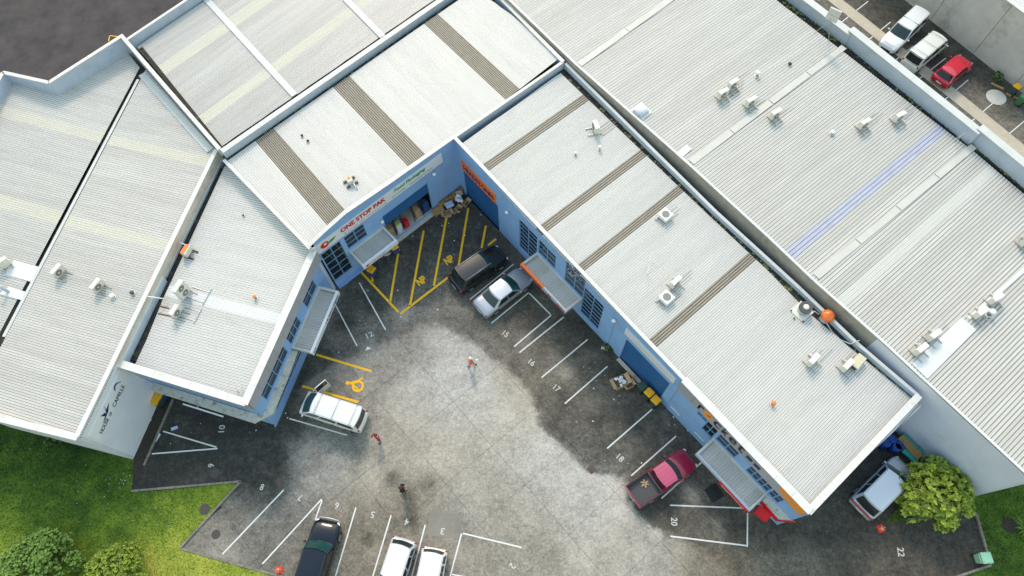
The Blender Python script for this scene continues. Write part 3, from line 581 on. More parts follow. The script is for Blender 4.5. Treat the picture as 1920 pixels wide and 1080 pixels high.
sump((527,906), .5, 'square rusty drain grate at the corner of the asphalt near bay 8', math.radians(40)); sump((1109,880), .5, 'square steel drain grate at the edge of the stain near the painted 18', math.radians(40)); sump((1448,1008), .5, 'square steel sump beside the red corner canopy', math.radians(5))
p = P(1868,182); mb = MB(); mb.disc((p.x,p.y), .85, -.016, n=32, h=.012); mb.build('manhole_cover', 'conc_l', label='large pale concrete lid in the rear car park', cat='manhole')

# ================================================================ BUILDINGS
def sc_(ox, oy, s): return lambda x, y: (ox+x/s, oy+y/s)
c1 = sc_(560,220,3.177); c3 = sc_(960,400,3.177); c4 = sc_(1120,600,2.7); zr = sc_(1240,680,6.0); z6 = sc_(1340,820,6.0); z4 = sc_(940,400,4.909); zz = sc_(780,240,4.909); cv = sc_(1000,540,4.5); cw = sc_(420,640,4.909); c48 = sc_(480,480,4.91); c5 = sc_(180,560,3.177)
def facade(parent, w, s0, s1, ztop, opens, m, depth=0.16, name='wall', n=0.0, zbot=-0.05):
    zt = ztop if callable(ztop) else (lambda s: ztop)
    S = sorted({s0,s1,*[x for o in opens for x in o[:2] if s0 < x < s1], *[s0+(s1-s0)*k/8 for k in range(9)]}); Z = sorted({zbot,*[x for o in opens for x in o[2:4] if x > zbot]}); Z.append(None)
    zv = lambda z, s: zt(s) if z is None else min(z, zt(s))
    mb = MB()
    for i in range(len(S)-1):
        for j in range(len(Z)-1):
            sm = (S[i]+S[i+1])/2; zm = (Z[j]+(Z[j+1] if Z[j+1] is not None else zt(sm)))/2
            if any(o[0] < sm < o[1] and o[2] < zm < o[3] for o in opens): continue
            a, b = S[i], S[i+1]; mb.quad(w.pt(a,zv(Z[j],a),n), w.pt(b,zv(Z[j],b),n), w.pt(b,zv(Z[j+1],b),n), w.pt(a,zv(Z[j+1],a),n))
    for o in opens:
        a,b,z0,z1 = o[:4]; f = lambda s,z,d: w.pt(s,z,d+n)
        mb.quad(f(a,z0,0),f(a,z1,0),f(a,z1,-depth),f(a,z0,-depth)); mb.quad(f(b,z0,0),f(b,z0,-depth),f(b,z1,-depth),f(b,z1,0))
        mb.quad(f(a,z1,0),f(b,z1,0),f(b,z1,-depth),f(a,z1,-depth)); mb.quad(f(a,max(z0,zbot),0),f(a,max(z0,zbot),-depth),f(b,max(z0,zbot),-depth),f(b,max(z0,zbot),0))
    return mb.build(name, m, parent)
def wbox(mb, w, s0, s1, z0, z1, n0, n1, m=0): mb.box(w.pt(s0,z0,n0), w.u*(s1-s0), w.n*(n1-n0), UPV*(z1-z0), m)
def window(parent, w, r, nx, nz, n=-0.09, fm='frame', gm='glass', t=0.045, tilt=None):
    s0,s1,z0,z1 = r; mb = MB()
    wbox(mb,w,s0,s1,z0,z0+t,n-.04,n+.05); wbox(mb,w,s0,s1,z1-t,z1,n-.04,n+.05)
    for k in range(nx+1): x = s0+(s1-s0-t)*k/nx; tt = t*(1.6 if 0<k<nx else 1); wbox(mb,w,x,x+tt,z0+t,z1-t,n-.038,n+.045)
    for k in range(1,nz): z = z0+(z1-z0)*k/nz; wbox(mb,w,s0+t,s1-t,z-t/2,z+t/2,n-.035,n+.04)
    o = mb.build('window', fm, parent)
    for i in range(nx):
        for j in range(nz):
            a = s0+(s1-s0)*i/nx; b = s0+(s1-s0)*(i+1)/nx; c = z0+(z1-z0)*j/nz; d = z0+(z1-z0)*(j+1)/nz
            pm = MB(); wbox(pm,w,a+.01,b-.01,c+.01,d-.01,n-.02,n-.005); me = pm.mesh('pane', gm); q = bpy.data.objects.new('pane', me); COL.objects.link(q); q.parent = o
    return o
def rpx(w, TL, BL, TR, BR, off=0.0):
    q = [w.sz(*p, off) for p in (TL,BL,TR,BR)]; return ((q[0][0]+q[1][0])/2, (q[2][0]+q[3][0])/2, (q[1][1]+q[3][1])/2, (q[0][1]+q[2][1])/2)
def lin(pts):
    def f(s):
        if s <= pts[0][0]: return pts[0][1]
        for (a,b),(c,d) in zip(pts, pts[1:]):
            if s <= c: return b+(d-b)*(s-a)/(c-a)
        return pts[-1][1]
    return f
def bld(name, label, loc, cat='building'):
    t = thing(name, label, cat, loc); return t
def wbulk(parent, line, width, z0, z1, m, side=0.0, name='wall'): mb = MB(); band(mb, line, width, z0, z1, side); return mb.build(name, m, parent)
def xy(p, z): q = P(p[0],p[1],z); return (q.x,q.y)

# ---- right wing
RW = Wall(W0(865,357), W0(1316,835)); CWl = Wall(W0(632,536), W0(865,357))
R_top = [RW.sz(853,265), RW.sz(988,406), RW.sz(1133,557), RW.sz(1149,577), RW.sz(1281,711)]
zc0 = 7.0
R_z = lin([(0,zc0),(9,6.7),(18,6.35),(30,6.0)])
s_end = RW.sz(1512,962,0.12)[0]
RC0 = (RW.a.x,RW.a.y); RC1 = tuple(RW.pt(s_end,0,0))[:2]
RW_END_Z = 5.95
back_px = [(1060,119),(1343,398),(1501,542),(1609,646),(1722,742)]; back_z = [6.92,6.36,6.05,5.95,5.86]
R_back = [xy(p,z) for p,z in zip(back_px, back_z)]
R_plane = Plane([(868,266,6.75),(1507,942,5.72),(1060,138,6.5)])
rb = bld('workshop_building', 'long wing right of the yard, blue front, white roof with four brown skylight strips', (*RC0,0))
R_poly = [(868,266),(988,403),(1133,554),(1290,706),(1507,942),(1708,755),(1588,647),(1520,590),(1440,508),(1325,400),(1262,340),(1051,137)]
R_poly = [(864,271),(984,408),(1129,559),(1284,713),(1513,958),(1728,762),(1588,647),(1520,590),(1440,508),(1325,400),(1262,340),(1051,137)]
roof_sheets(rb, R_plane, R_poly, ((1015,420.5),(1197.6,283)), 0.162, 5, 0.022, [((902,310),(914,322),'sky_br','skylight_sheet'),((1015,420.5),(1027,433.5),'sky_br','skylight_sheet'),((1086,494),(1098.5,506),'sky_br','skylight_sheet'),((1221,633),(1234,648.5),'sky_br','skylight_sheet')], 'roof_w', rib_line='g_w')
# box gutter behind the sheets
gz = [R_plane.z(*xy(p,6.0))-.09 for p in ((1058,132),(1343,407),(1501,553),(1609,656),(1716,750))]; gl = [xy(p,z) for p,z in zip(((1056,130),(1340,407),(1497,553),(1605,656),(1712,750)),gz)]
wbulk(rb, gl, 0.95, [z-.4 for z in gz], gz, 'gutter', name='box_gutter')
wbulk(rb, R_back, 0.16, 0, [z-.001 for z in back_z], 'parap', name='rear_wall'); coping(rb, R_back, 0.22, back_z, 0.05, 3.0, 0, 'flashg')
mm = MB()
for k in range(210):
    t = rng.random(); i = min(int(t*4),3); f = t*4-i; a = Vector(gl[i]); b = Vector(gl[i+1]); p = a.lerp(b,f); zc = gz; z = zc[i]+(zc[i+1]-zc[i])*f
    if 0.5 < t < .78 and rng.random() < .85: continue
    r = rng.uniform(.04,.15); n = Vector((b-a)).normalized(); n = Vector((-n.y,n.x)); q = p + n*rng.uniform(-.30,.22); mm.ball((q.x,q.y,z), r*1.2, r, r*.35, 0, 7, 3)
mm.build('moss_clumps', 'moss', rb, kind='stuff')
# end wall and caps
R_e = RC1; R_br = R_back[-1]
wbulk(rb, [R_e, R_br], 0.18, 0, [RW_END_Z-.001]*2, 'blue', side=-1, name='end_wall')
coping(rb, [Vector(R_e)-(Vector(R_br)-Vector(R_e)).normalized()*.1, R_br], 0.42, RW_END_Z, 0.05, 1.25, 0, 'cap')
# front wall openings
hd = rpx(RW, zz(425,375), zz(462,620), zz(752,718), zz(770,975)); hd = (max(hd[0],0.35), hd[1], 0.0, hd[3])
w1 = rpx(RW, z4(165,65), z4(165,345), z4(325,235), z4(325,500)); w2 = rpx(RW, z4(340,250), z4(340,400), z4(503,410), z4(487,528)); w3 = rpx(RW, z4(600,410), z4(578,625), z4(778,590), z4(745,790)); w4 = rpx(RW, z4(775,695), z4(710,910), z4(940,870), cv(540,370))
w1 = (w1[0],w1[1],0.9,5.1); w2 = (w2[0],w2[1],3.1,5.1); w3 = (w3[0],w3[1],3.05,min(w3[3],6.35)); w4 = (w4[0],w4[1],0.75,5.05)
d2 = rpx(RW, cv(780,437), cv(728,590), cv(1145,805), cv(1085,915)); d2 = (d2[0],d2[1],0.0,3.9)
rk = [rpx(RW, zr(425,530), zr(395,568), zr(530,655), zr(500,690)), rpx(RW, zr(515,660), zr(450,742), zr(645,775), zr(555,850)), rpx(RW, zr(665,800), zr(610,850), zr(890,1020), zr(820,1068)), rpx(RW, z6(410,320), z6(345,370), z6(530,455), z6(470,490)), rpx(RW, z6(530,460), z6(475,492), z6(660,570), z6(590,615)), rpx(RW, z6(660,590), z6(610,625), z6(785,700), z6(725,745))]
rk = [(a,b,min(c,d-.6),d) for a,b,c,d in rk]; rk = [(a,b,2.9,4.25) for a,b,c,d in rk]; rk[1] = (rk[1][0],rk[1][1],2.3,4.25)
if rk[0][1] > rk[1][0]-.03: rk[0] = (rk[0][0],rk[1][0]-.03,3.7,4.25)
facade(rb, RW, 0, s_end, R_z, [hd,w1,w2,w3,w4,d2]+rk, 'blue', name='front_wall')
for r, nx, nz in ((w1,2,7),(w2,2,3),(w3,2,4),(w4,2,7)): window(rb, RW, r, nx, nz)
for r in rk: window(rb, RW, r, 2, 2)
def roller(parent, w, r, m='dblue', n=-0.1, slat=0.09, name='roller_door'):
    mb = MB(); z = r[2]
    while z < r[3]-.01: h = min(slat, r[3]-z); mb.box(w.pt(r[0],z,n-.03), w.u*(r[1]-r[0]), w.n*.03, UPV*(h-.012)); mb.box(w.pt(r[0],z+h-.012,n-.03), w.u*(r[1]-r[0]), w.n*.018, UPV*.012); z += h
    return mb.build(name, m, parent)
roller(rb, RW, hd); roller(rb, RW, d2)
mb = MB(); wbox(mb, RW, d2[0]-.02, d2[1]+.02, -.02, .07, .0, .28); mb.build('threshold', 'conc_l', rb)
s0,s1,za,zb = rpx(RW, cv(787,335), cv(772,375), cv(1205,765), cv(1188,803)); mb = MB(); wbox(mb, RW, s0,s1,za,zb,.003,.07); o = mb.build('blank_sign_board', 'signw', label='long blank white board on the blue wall above the roller door beside the yellow bins', cat='sign'); mb = MB(); wbox(mb, RW, s0+.7,s1-.4,za+.25,zb-.3,.072,.08); mb.build('board_panel', 'cap', o)
# front coping up to the grey fascia
s_f = RW.sz(*zr(240,205))[0]
pts = [RW.pt(s,0,0.0) for s in (0,9,s_f)]
coping(rb, [(p.x,p.y) for p in pts], 0.26, [R_z(0),R_z(9),R_z(s_f)], 0.05, 3.0, 0.55, 'cap')
# grey fascia with panels
F0 = 0.14; zfb = 4.65; nf = 8
for k in range(nf):
    a = s_f+(s_end-s_f)*k/nf; b = s_f+(s_end-s_f)*(k+1)/nf-.015; zt = min(R_z(a),6.3); mb = MB(); mb.box(RW.pt(a,zfb,.004), RW.u*(b-a), RW.n*F0, UPV*(R_z((a+b)/2)-zfb-.002)); mb.build('fascia_panel', 'fascia', rb)
ppts = [RW.pt(s,0,F0) for s in (s_f,(s_f+s_end)/2,s_end+.08)]
coping(rb, [(p.x,p.y) for p in ppts], 0.52, [R_z(s_f)+.01,R_z((s_f+s_end)/2)+.01,RW_END_Z+.055], 0.05, 1.3, 0.75, 'cap')
for px in (zr(650,400), ): pass
s0,z0 = RW.sz(*zr(190,290)); mb = MB(); wbox(mb, RW, s0, s0+.02, 0, zfb, .003, .02); s0b = RW.sz(*cv(690,285))[0]; wbox(mb, RW, s0b, s0b+.02, 0, 5.3, .003, .02); mb.build('wall_joint', 'frame', rb)
# wall lamps and dish
def wall_lamp(parent, w, px, label, m='white'):
    s, z = w.sz(*px); q = w.pt(s,z,0.0); t = thing('wall_lamp', label, 'lamp', q); mb = MB(); wbox(mb, w, s-.05, s+.05, z-.06, z+.04, .004, .1); mb.build('bracket', 'galv', t); mb = MB(); c = w.pt(s,z,.2); mb.ball(c,.15,.15,.12); mb.build('lamp_head', m, t, smooth=True)
wall_lamp(None, RW, zz(855,762), 'white round floodlight on the blue wall right of the orange sign'); wall_lamp(None, RW, cv(697,262), 'white floodlight on the blue wall between the window and the blue roller door'); wall_lamp(None, CWl, c1(488,612), 'white square light on the wall left of the open roller door'); wall_lamp(None, CWl, c1(796,329), 'white light fitting on the wall near the inner corner')
for px, l in ((zr(155,540),'white warning strip low on the blue wall beside the bins'),(zr(425,830),'white warning strip low on the wall left of the long canopy')):
    s, z = RW.sz(*px); mb = MB(); wbox(mb, RW, s-.42, s+.42, z-.06, z+.06, .004, .03); mb.build('warning_strip', 'white', label=l, cat='sign')

def canopy(parent, w, sl, sr, zl, depth, m_front='white', h=0.32, thick=0.16, chamfer=0.0, name='canopy'):
    """box awning: fascia frame round a recessed ribbed tray"""
    can = bpy.data.objects.new(name, None); COL.objects.link(can); can.parent = parent; can.matrix_parent_inverse = parent.matrix_world.inverted(); can.location = w.pt(sl,zl,0); bpy.context.view_layer.update(); WM[can.name] = Matrix.Translation(w.pt(sl,zl,0))
    def sub(mb, nm, mt, **k):
        me = mb.mesh(nm, mt); o = bpy.data.objects.new(nm, me); COL.objects.link(o); o.parent = can; o.matrix_parent_inverse = Matrix.Translation(-w.pt(sl,zl,0)); return setp(o, **k)
    mb = MB(); wbox(mb, w, sl, sr, zl-.02, zl+h, depth-thick, depth); sub(mb, 'front_fascia', m_front)
    for a, b in ((sl, sl+thick), (sr-thick, sr)): mb = MB(); wbox(mb, w, a, b, zl-.02, zl+h-.002, .01, depth-thick-.003); sub(mb, 'side_fascia', 'flashg')
    mb = MB(); wbox(mb, w, sl+thick+.003, sr-thick-.003, zl+.12, zl+h-.03, .01, .16); sub(mb, 'back_flashing', 'flashg')
    x = sl+thick+.01; k = 0
    while x < sr-thick-.05:
        e = min(x+.76, sr-thick-.01); n = max(1, round((e-x)/.19)); mb = MB()
        for r in range(n):
            a = x+(e-x)*r/n; d = (e-x)/n; z = zl+.08; pr = [(a,z),(a+d*.5,z),(a+d*.62,z+.035),(a+d*.88,z+.035),(a+d,z)]
            for (s0_,z0_),(s1_,z1_) in zip(pr,pr[1:]): mb.quad(w.pt(s0_,z0_,.16), w.pt(s0_,z0_+.05,depth-thick), w.pt(s1_,z1_+.05,depth-thick), w.pt(s1_,z1_,.16))
        me_o = sub(mb, 'tray_sheet', 'roof_n'); 
        if me_o.data.polygons[0].normal.z < 0: me_o.data.flip_normals()
        x = e
    mb = MB(); wbox(mb, w, sl+.02, sr-.02, zl, zl+.04, .01, depth-thick-.01); sub(mb, 'soffit', 'white')
    return can
sl = RW.sz(*z4(330,385))[0]; sr = RW.sz(*z4(740,810))[0]
def depth_of(w, px, z): p = P(*px, z); return (p-w.a).dot(w.n)
dH = depth_of(RW, z4(195,484), 3.05); canH = canopy(rb, RW, sl, sr, 2.75, dH, 'flash')
sl2 = RW.sz(*c4(590,592))[0]; sr2 = RW.sz(*c4(862,880))[0]; dR = depth_of(RW, c4(497,672), 3.0); canR = canopy(rb, RW, sl2, sr2, 2.6, dR, 'signg')
# chamfered ledge with lichen and red edge at the street corner
lz = 2.75
def ledge(parent, pts, z, th, m='lichen', name='ledge', kind=None): mb = MB(); mb.prism([(p[0],p[1]) for p in pts], z-th, z); return mb.build(name, m, parent)
lp = [RW.pt(sr2+.02,0,.01), xy(z6(530,718),lz), xy(z6(715,930),lz), xy(z6(915,948),lz), tuple(RW.pt(s_end+.15,0,.01))[:2]]
ledge(rb, [(p[0],p[1]) for p in lp], lz, .18)
mb = MB(); band(mb, lp[1:4], .05, lz-.45, lz+.04, 0); mb.build('red_edge', 'red', rb)
q = P(*c4(815,950),2.0); mb = MB(); mb.box(q-Vector((.45,.3,0)), Vector((.7,-.62,0)), Vector((.42,.45,0)), Vector((0,0,.5))); mb.build('red_awning', 'red', rb, bevel=.05)

# ---- signs of the right wing
def scribble(parent, w, s0, s1, z, n, h, m, words=(4,2,5), amp=.25, name='small_print'):
    """lettering too small to read in the photograph: short uneven strokes in word-like runs"""
    mb = MB(); tot = sum(words)+.8*(len(words)-1); u = (s1-s0)/tot; x = s0; i = 0
    for k in words:
        for j in range(k):
            hh = h*random.uniform(.6,1.0); y = z+random.uniform(-amp,amp)*h*.3; mb.quad(w.pt(x+u*.12,y,n),w.pt(x+u*random.uniform(.6,.92),y,n),w.pt(x+u*random.uniform(.5,.9),y+hh,n),w.pt(x+u*.2,y+hh*.8,n)); x += u
        x += u*.8
    return mb.build(name, m, parent, kind='stuff')
def board(name, label, w, r, m, n0=.004, n1=.05, cat='sign'):
    mb = MB(); wbox(mb, w, r[0], r[1], r[2], r[3], n0, n1); t = thing(name, label, cat, w.pt((r[0]+r[1])/2, r[2], 0)); mb.build('board', m, t, bevel=0); return t
hs = rpx(RW, zz(418,295), zz(425,375), zz(735,610), zz(738,690)); hs = (max(hs[0],.3),hs[1],hs[2],hs[3])
t = board('sign', 'orange sign lettered HEADSTONES above the blue roller door', RW, hs, 'orange')
lay_text(t, 'HEADSTONES', RW.pt(hs[0]+.25,hs[2]+.22,.052), RW.u, UPV, hs[1]-hs[0]-.5, .55, 'navy', .05); scribble(t, RW, hs[0]+.25, hs[1]-1.2, hs[3]-.24, .056, .10, 'red', (5,8,7))
# orange front of the canopy with lettering, red graphic at its other end
zt0 = 2.75; t = thing('sign', 'orange HEADSTONES sign on the front edge of the canopy by the silver sedan', 'sign', RW.pt(sl,zt0,dH)); mb = MB(); so = sl+(sr-sl)*.50; wbox(mb, RW, sl-.01, so, zt0-.05, zt0+.36, dH+.003, dH+.04); wbox(mb, RW, sl-.01, so, zt0+.36, zt0+.38, dH-.16, dH+.04); mb.build('board', 'orange', t)
lay_text(t, 'HEADSTONES', RW.pt(sl+.12,zt0+.02,dH+.042), RW.u, UPV, so-sl-.25, .24, 'purple', .03)
t = thing('sign', 'white canopy sign panel with red brush graphic beside the orange canopy sign', 'sign', RW.pt(so,zt0,dH)); mb = MB(); wbox(mb, RW, so+.01, sr, zt0-.05, zt0+.36, dH+.003, dH+.035); mb.build('board', 'fascia', t); mb = MB()
for k in range(5): a = sr-.95+k*.17; mb.quad(RW.pt(a,zt0+.0,dH+.04),RW.pt(a+.13,zt0+.0,dH+.04),RW.pt(a+.20,zt0+.3,dH+.04),RW.pt(a+.05,zt0+.26,dH+.04))
mb.build('red_graphic', 'red', t); mb = MB(); wbox(mb, RW, so+.55, so+.95, zt0+.05, zt0+.28, dH+.036, dH+.045); mb.build('panel','lamp_r',t)
# red sign on rocket canopy
s_r = RW.sz(*c4(635,820))[0]; sR0 = sl2+(sr2-sl2)*.48; t = thing('sign', 'red script sign under the front edge of the long white canopy', 'sign', RW.pt(sR0,2.5,dR)); mb = MB(); wbox(mb, RW, sR0, sr2+.02, 2.28, 2.72, dR+.003, dR+.045); mb.build('board', 'red', t)
scribble(t, RW, sR0+.2, sr2-.3, 2.42, dR+.05, .20, 'white', (9,11,6), 1.0, 'script_lettering')
# rocket lettering on the fascia, letter by letter
t = thing('sign', 'dark rocket lettering with an orange letter o along the grey fascia', 'sign', RW.pt(s_f+2,zfb+.3,F0)); nF = F0+.008
LT = [('r',zr(405,500),zr(480,540),'black'),('c',zr(590,665),zr(665,745),'black'),('k',zr(690,755),zr(745,830),'black'),('e',zr(765,840),zr(850,925),'black'),('t',zr(875,930),zr(930,1010),'black')]
for ch, a, b, m_ in LT:
    s0 = RW.sz(*a, F0)[0]; s1 = RW.sz(*b, F0)[0]; h = .72 if ch not in 'kt' else .95; lay_text(t, ch, RW.pt(min(s0,s1),zfb+.32,nF), RW.u, UPV, abs(s1-s0)*.85, h, m_, .05, 'letter')
so_ = RW.sz(*zr(528,595), F0)[0]; mb = MB(); mb.poly([RW.pt(so_+.36*math.cos(a), zfb+.72+.42*math.sin(a), nF) for a in [k*math.pi/12 for k in range(24)]]); mb.build('letter', 'orange2', t); mb = MB(); mb.quad(RW.pt(so_-.02,zfb+.55,nF+.01),RW.pt(so_+.2,zfb+.85,nF+.01),RW.pt(so_+.16,zfb+.88,nF+.01),RW.pt(so_-.08,zfb+.6,nF+.01)); mb.build('stroke','black',t)
mb = MB(); k0 = RW.sz(*zr(705,750), F0)[0]; wbox(mb, RW, k0-.12, k0+.12, zfb+.95, zfb+1.2, F0+.006, F0+.02); mb.build('letter_cap', 'frame', t)
# two small air vents and big orange ellipse
for px in (z6(400,232), z6(485,325)):
    s, z = RW.sz(*px, F0); mb = MB(); wbox(mb, RW, s-.22, s+.22, zfb+.45, zfb+.85, F0+.004, F0+.03); mb.build('fascia_vent', 'navy', rb)
s_o = RW.sz(*z6(880,740), F0)[0]; t = thing('sign', 'orange rounded logo with grey slash at the street end of the fascia', 'sign', RW.pt(s_o,zfb,F0)); mb = MB()
el = [];
for k in range(26):
    a = 2*math.pi*k/26; x = 1.35*math.cos(a); y = .52*math.sin(a); el.append(RW.pt(min(s_o+.15+x*.95+y*.0, s_end-.02), zfb+.72+y*1.05-.28*x*.55, nF))
mb.poly(el); mb.build('logo', 'orange2', t); mb = MB(); mb.quad(RW.pt(s_o-.9,zfb+.95,nF+.008),RW.pt(s_o-.7,zfb+.98,nF+.008),RW.pt(s_o+.95,zfb+.42,nF+.008),RW.pt(s_o+.9,zfb+.36,nF+.008)); mb.build('slash', 'fascia', t)
# white window drawing on the tall dark window
t = thing('window_drawing', 'white chalk-like drawing on the dark window above the canopy', 'drawing', RW.pt(w3[0],w3[2],0)); mb = MB()
for k in range(26):
    s = rng.uniform(w3[0]+.15,w3[1]-.35); z = rng.uniform(w3[3]-1.7,w3[3]-.15); L = rng.uniform(.08,.28); a = rng.uniform(0,6.28); pts = [RW.pt(s+L*math.cos(a+j*.9)*.7, z+L*math.sin(a+j*.9), -.02+.002*k) for j in range(rng.integers(3,6))]; mb.tube(pts, .011, n=4)
mb.build('drawing', 'white', t)

# ---- central wing (over the open roller door)
C_z = lin([(-1,6.75),(0,6.8),(1.0,7.12),(3.0,7.45),(4.6,7.35),(7,7.2),(CWl.len,zc0)])
cb = bld('packaging_building', 'middle wing with white ribbed roof, three brown skylight strips and blue front wall', (*W0(632,536),0))
C_plane = Plane([(848,262,6.80),(590,455,6.60),(480,263,6.72)])
C_poly = [(423,304),(480,263.5),(859,0.5),(887,-24),(962,30),(1050,108),(850,264),(684,377),(640,408),(604,436),(575,466)]
roof_sheets(cb, C_plane, C_poly, ((623,162),(768,315)), 0.15, 5, 0.02, [((480,266),(514.6,242),'sky_br','skylight_sheet'),((623,162),(656,143),'sky_br','skylight_sheet'),((794.8,44),(823,28),'sky_br','skylight_sheet')], 'roof_w', rib_line='g_c')
wd = CWl.sz(*c1(500,598)), CWl.sz(*c1(768,398)); od = (wd[0][0], wd[1][0], 0.12, 4.15); zsh = 2.75
cw1 = rpx(CWl, c1(128,808), c1(215,975), c1(215,735), c1(330,890)); cw2 = rpx(CWl, c1(262,720), c1(305,788), c1(380,630), c1(415,705)); cw1 = (cw1[0],cw1[1]+.1,.75,5.0); cw2 = (max(cw2[0],cw1[1]+.12),cw2[1],3.3,5.0)
facade(cb, CWl, 0, CWl.len, C_z, [od,cw1,cw2], 'blue', name='front_wall'); window(cb, CWl, cw1, 2, 5); window(cb, CWl, cw2, 2, 3)
roller(cb, CWl, (od[0],od[1],zsh,od[3]))
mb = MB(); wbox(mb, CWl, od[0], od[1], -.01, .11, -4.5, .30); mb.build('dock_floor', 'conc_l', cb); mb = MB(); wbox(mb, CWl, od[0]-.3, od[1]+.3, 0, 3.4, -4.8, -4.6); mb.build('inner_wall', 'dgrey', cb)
mb = MB(); wbox(mb, CWl, 0, 3.9, 0, .09, .003, .35); mb.build('plinth', 'blue', cb)
coping(cb, [tuple(CWl.pt(s,0,0))[:2] for s in (-.35,1.0,3.0,4.6,7,CWl.len)], 0.3, [C_z(s) for s in (-.35,1.0,3.0,4.6,7,CWl.len)], .05, 3.0, .4, 'cap')
# party wall between the middle and right wing
PW = [RC0, xy((1056,116),7.05)]; wbulk(cb, PW, .2, 0, [zc0-.002,7.05], 'parap', name='party_wall'); coping(cb, PW, .22, [zc0,7.05], .05, 4, 0, 'cap')
NEP = [xy((1056,116),7.1), xy((930,-12),7.2)]; wbulk(cb, NEP, .2, 5.8, [7.1,7.2], 'parap', name='parapet', side=0); coping(cb, NEP, .3, [7.1,7.2], .05, 3, 0, 'cap')
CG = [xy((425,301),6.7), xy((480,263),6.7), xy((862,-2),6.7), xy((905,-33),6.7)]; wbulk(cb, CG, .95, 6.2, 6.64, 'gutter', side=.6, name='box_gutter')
CN = [xy((416,284),7.35), xy((486,235.5),7.35), xy((826,0.5),7.35), xy((935,-74),7.35)]; wbulk(cb, CN, .30, 0, 7.35, 'parap', name='rear_wall'); coping(cb, CN, .42, 7.35, .05, 3.2, 0, 'flashg')
CWW = [xy((420,300),6.75), xy((582,466),6.75)]; wbulk(cb, CWW, .18, 0, 6.75, 'flashg', name='side_wall'); coping(cb, CWW, .24, 6.75, .05, 3.2, 0, 'cap')
mm = MB()
for k in range(90):
    t_ = rng.random(); a = Vector(CG[1]); b = Vector(CG[2]); p = a.lerp(b,t_); d = (b-a).normalized(); n_ = Vector((-d.y,d.x)); q = p+n_*rng.uniform(.0,.6); r = rng.uniform(.03,.10); mm.ball((q.x,q.y,6.65), r*2, r, r*.4, 0, 6, 3, math.atan2(d.y,d.x))
mm.build('moss_clumps', 'moss', cb, kind='stuff')
# long sign board
sg = rpx(CWl, c1(50,790), c1(90,835), c1(850,210), c1(855,268)); sg = (-.45, sg[1], 5.3, 6.4); t = board('sign', 'long white signboard reading ONE STOP PAK and Food Packaging along the blue wall', CWl, sg, 'signw')
def tx(s, px, w_, h, m_, b=.04, **k): a = CWl.sz(*px)[0]; lay_text(t, s, CWl.pt(a, k.pop('z'), .054), CWl.u, UPV, w_, h, m_, b, **k)
a0 = CWl.sz(*c1(245,672))[0]; a1 = CWl.sz(*c1(512,495))[0]; lay_text(t, 'ONE STOP PAK', CWl.pt(a0,5.78,.054), CWl.u, UPV, a1-a0, .45, 'red', .05); scribble(t, CWl, a0+.1, a1+.1, 5.46, .056, .11, 'red', (2,3,3,4,14))
a0 = CWl.sz(*c1(565,440))[0]; a1 = CWl.sz(*c1(752,310))[0]; lay_text(t, 'Food Packaging', CWl.pt(a0,5.82,.054), CWl.u, UPV, a1-a0, .42, 'green_t', .03, shear=.25); lay_text(t, 'Eco Friendly  -  Customised Solutions', CWl.pt(a0-.3,5.48,.054), CWl.u, UPV, a1-a0+.9, .15, 'green_t', .01)
lg = CWl.sz(*c1(150,752)); mb = MB(); mb.poly([CWl.pt(lg[0]+.36*math.cos(k*.4488), 5.85+.33*math.sin(k*.4488), .056) for k in range(14)]); mb.build('logo_ball', 'red', t); mb = MB(); mb.poly([CWl.pt(lg[0]+.06+.14*math.cos(k*.6283), 5.9+.13*math.sin(k*.6283), .06) for k in range(10)]); mb.build('logo_ring', 'signw', t)
mb = MB(); mb.poly([CWl.pt(lg[0]+.3,5.65,.058),CWl.pt(lg[0]+.75,5.72,.058),CWl.pt(lg[0]+1.0,6.0,.058),CWl.pt(lg[0]+.45,5.95,.058)]); mb.build('logo_leaf', 'green_t', t); mb = MB(); mb.poly([CWl.pt(lg[0]-.35,5.48,.058),CWl.pt(lg[0]+.4,5.46,.058),CWl.pt(lg[0]+.1,5.55,.058)]); mb.build('logo_swoosh','orange2',t)
csl = CWl.sz(*c1(300,803))[0]; csr = CWl.sz(*c1(482,668))[0]+.35; dC = depth_of(CWl, c1(375,900), 3.0); canC = canopy(cb, CWl, csl, csr, 2.75, dC, 'signw', h=.36)
t = thing('sign', 'white front of the small canopy with tiny red logo and lettering', 'sign', CWl.pt(csl,2.7,dC)); mb = MB(); wbox(mb, CWl, csl-.01, csr+.01, 2.62, 3.10, dC+.003, dC+.03); mb.build('board','signw',t); lay_text(t, 'ONE STOP PAK', CWl.pt(csl+.75,2.76,dC+.032), CWl.u, UPV, 1.3, .13, 'red', .01)
mb = MB(); mb.poly([CWl.pt(csl+.35+.14*math.cos(k*.6283), 2.84+.13*math.sin(k*.6283), dC+.034) for k in range(10)]); mb.build('logo_ball','red',t); mb = MB(); mb.poly([CWl.pt(csl+.5,2.8,dC+.034),CWl.pt(csl+.68,2.85,dC+.034),CWl.pt(csl+.5,2.93,dC+.034)]); mb.build('logo_leaf','green_t',t)

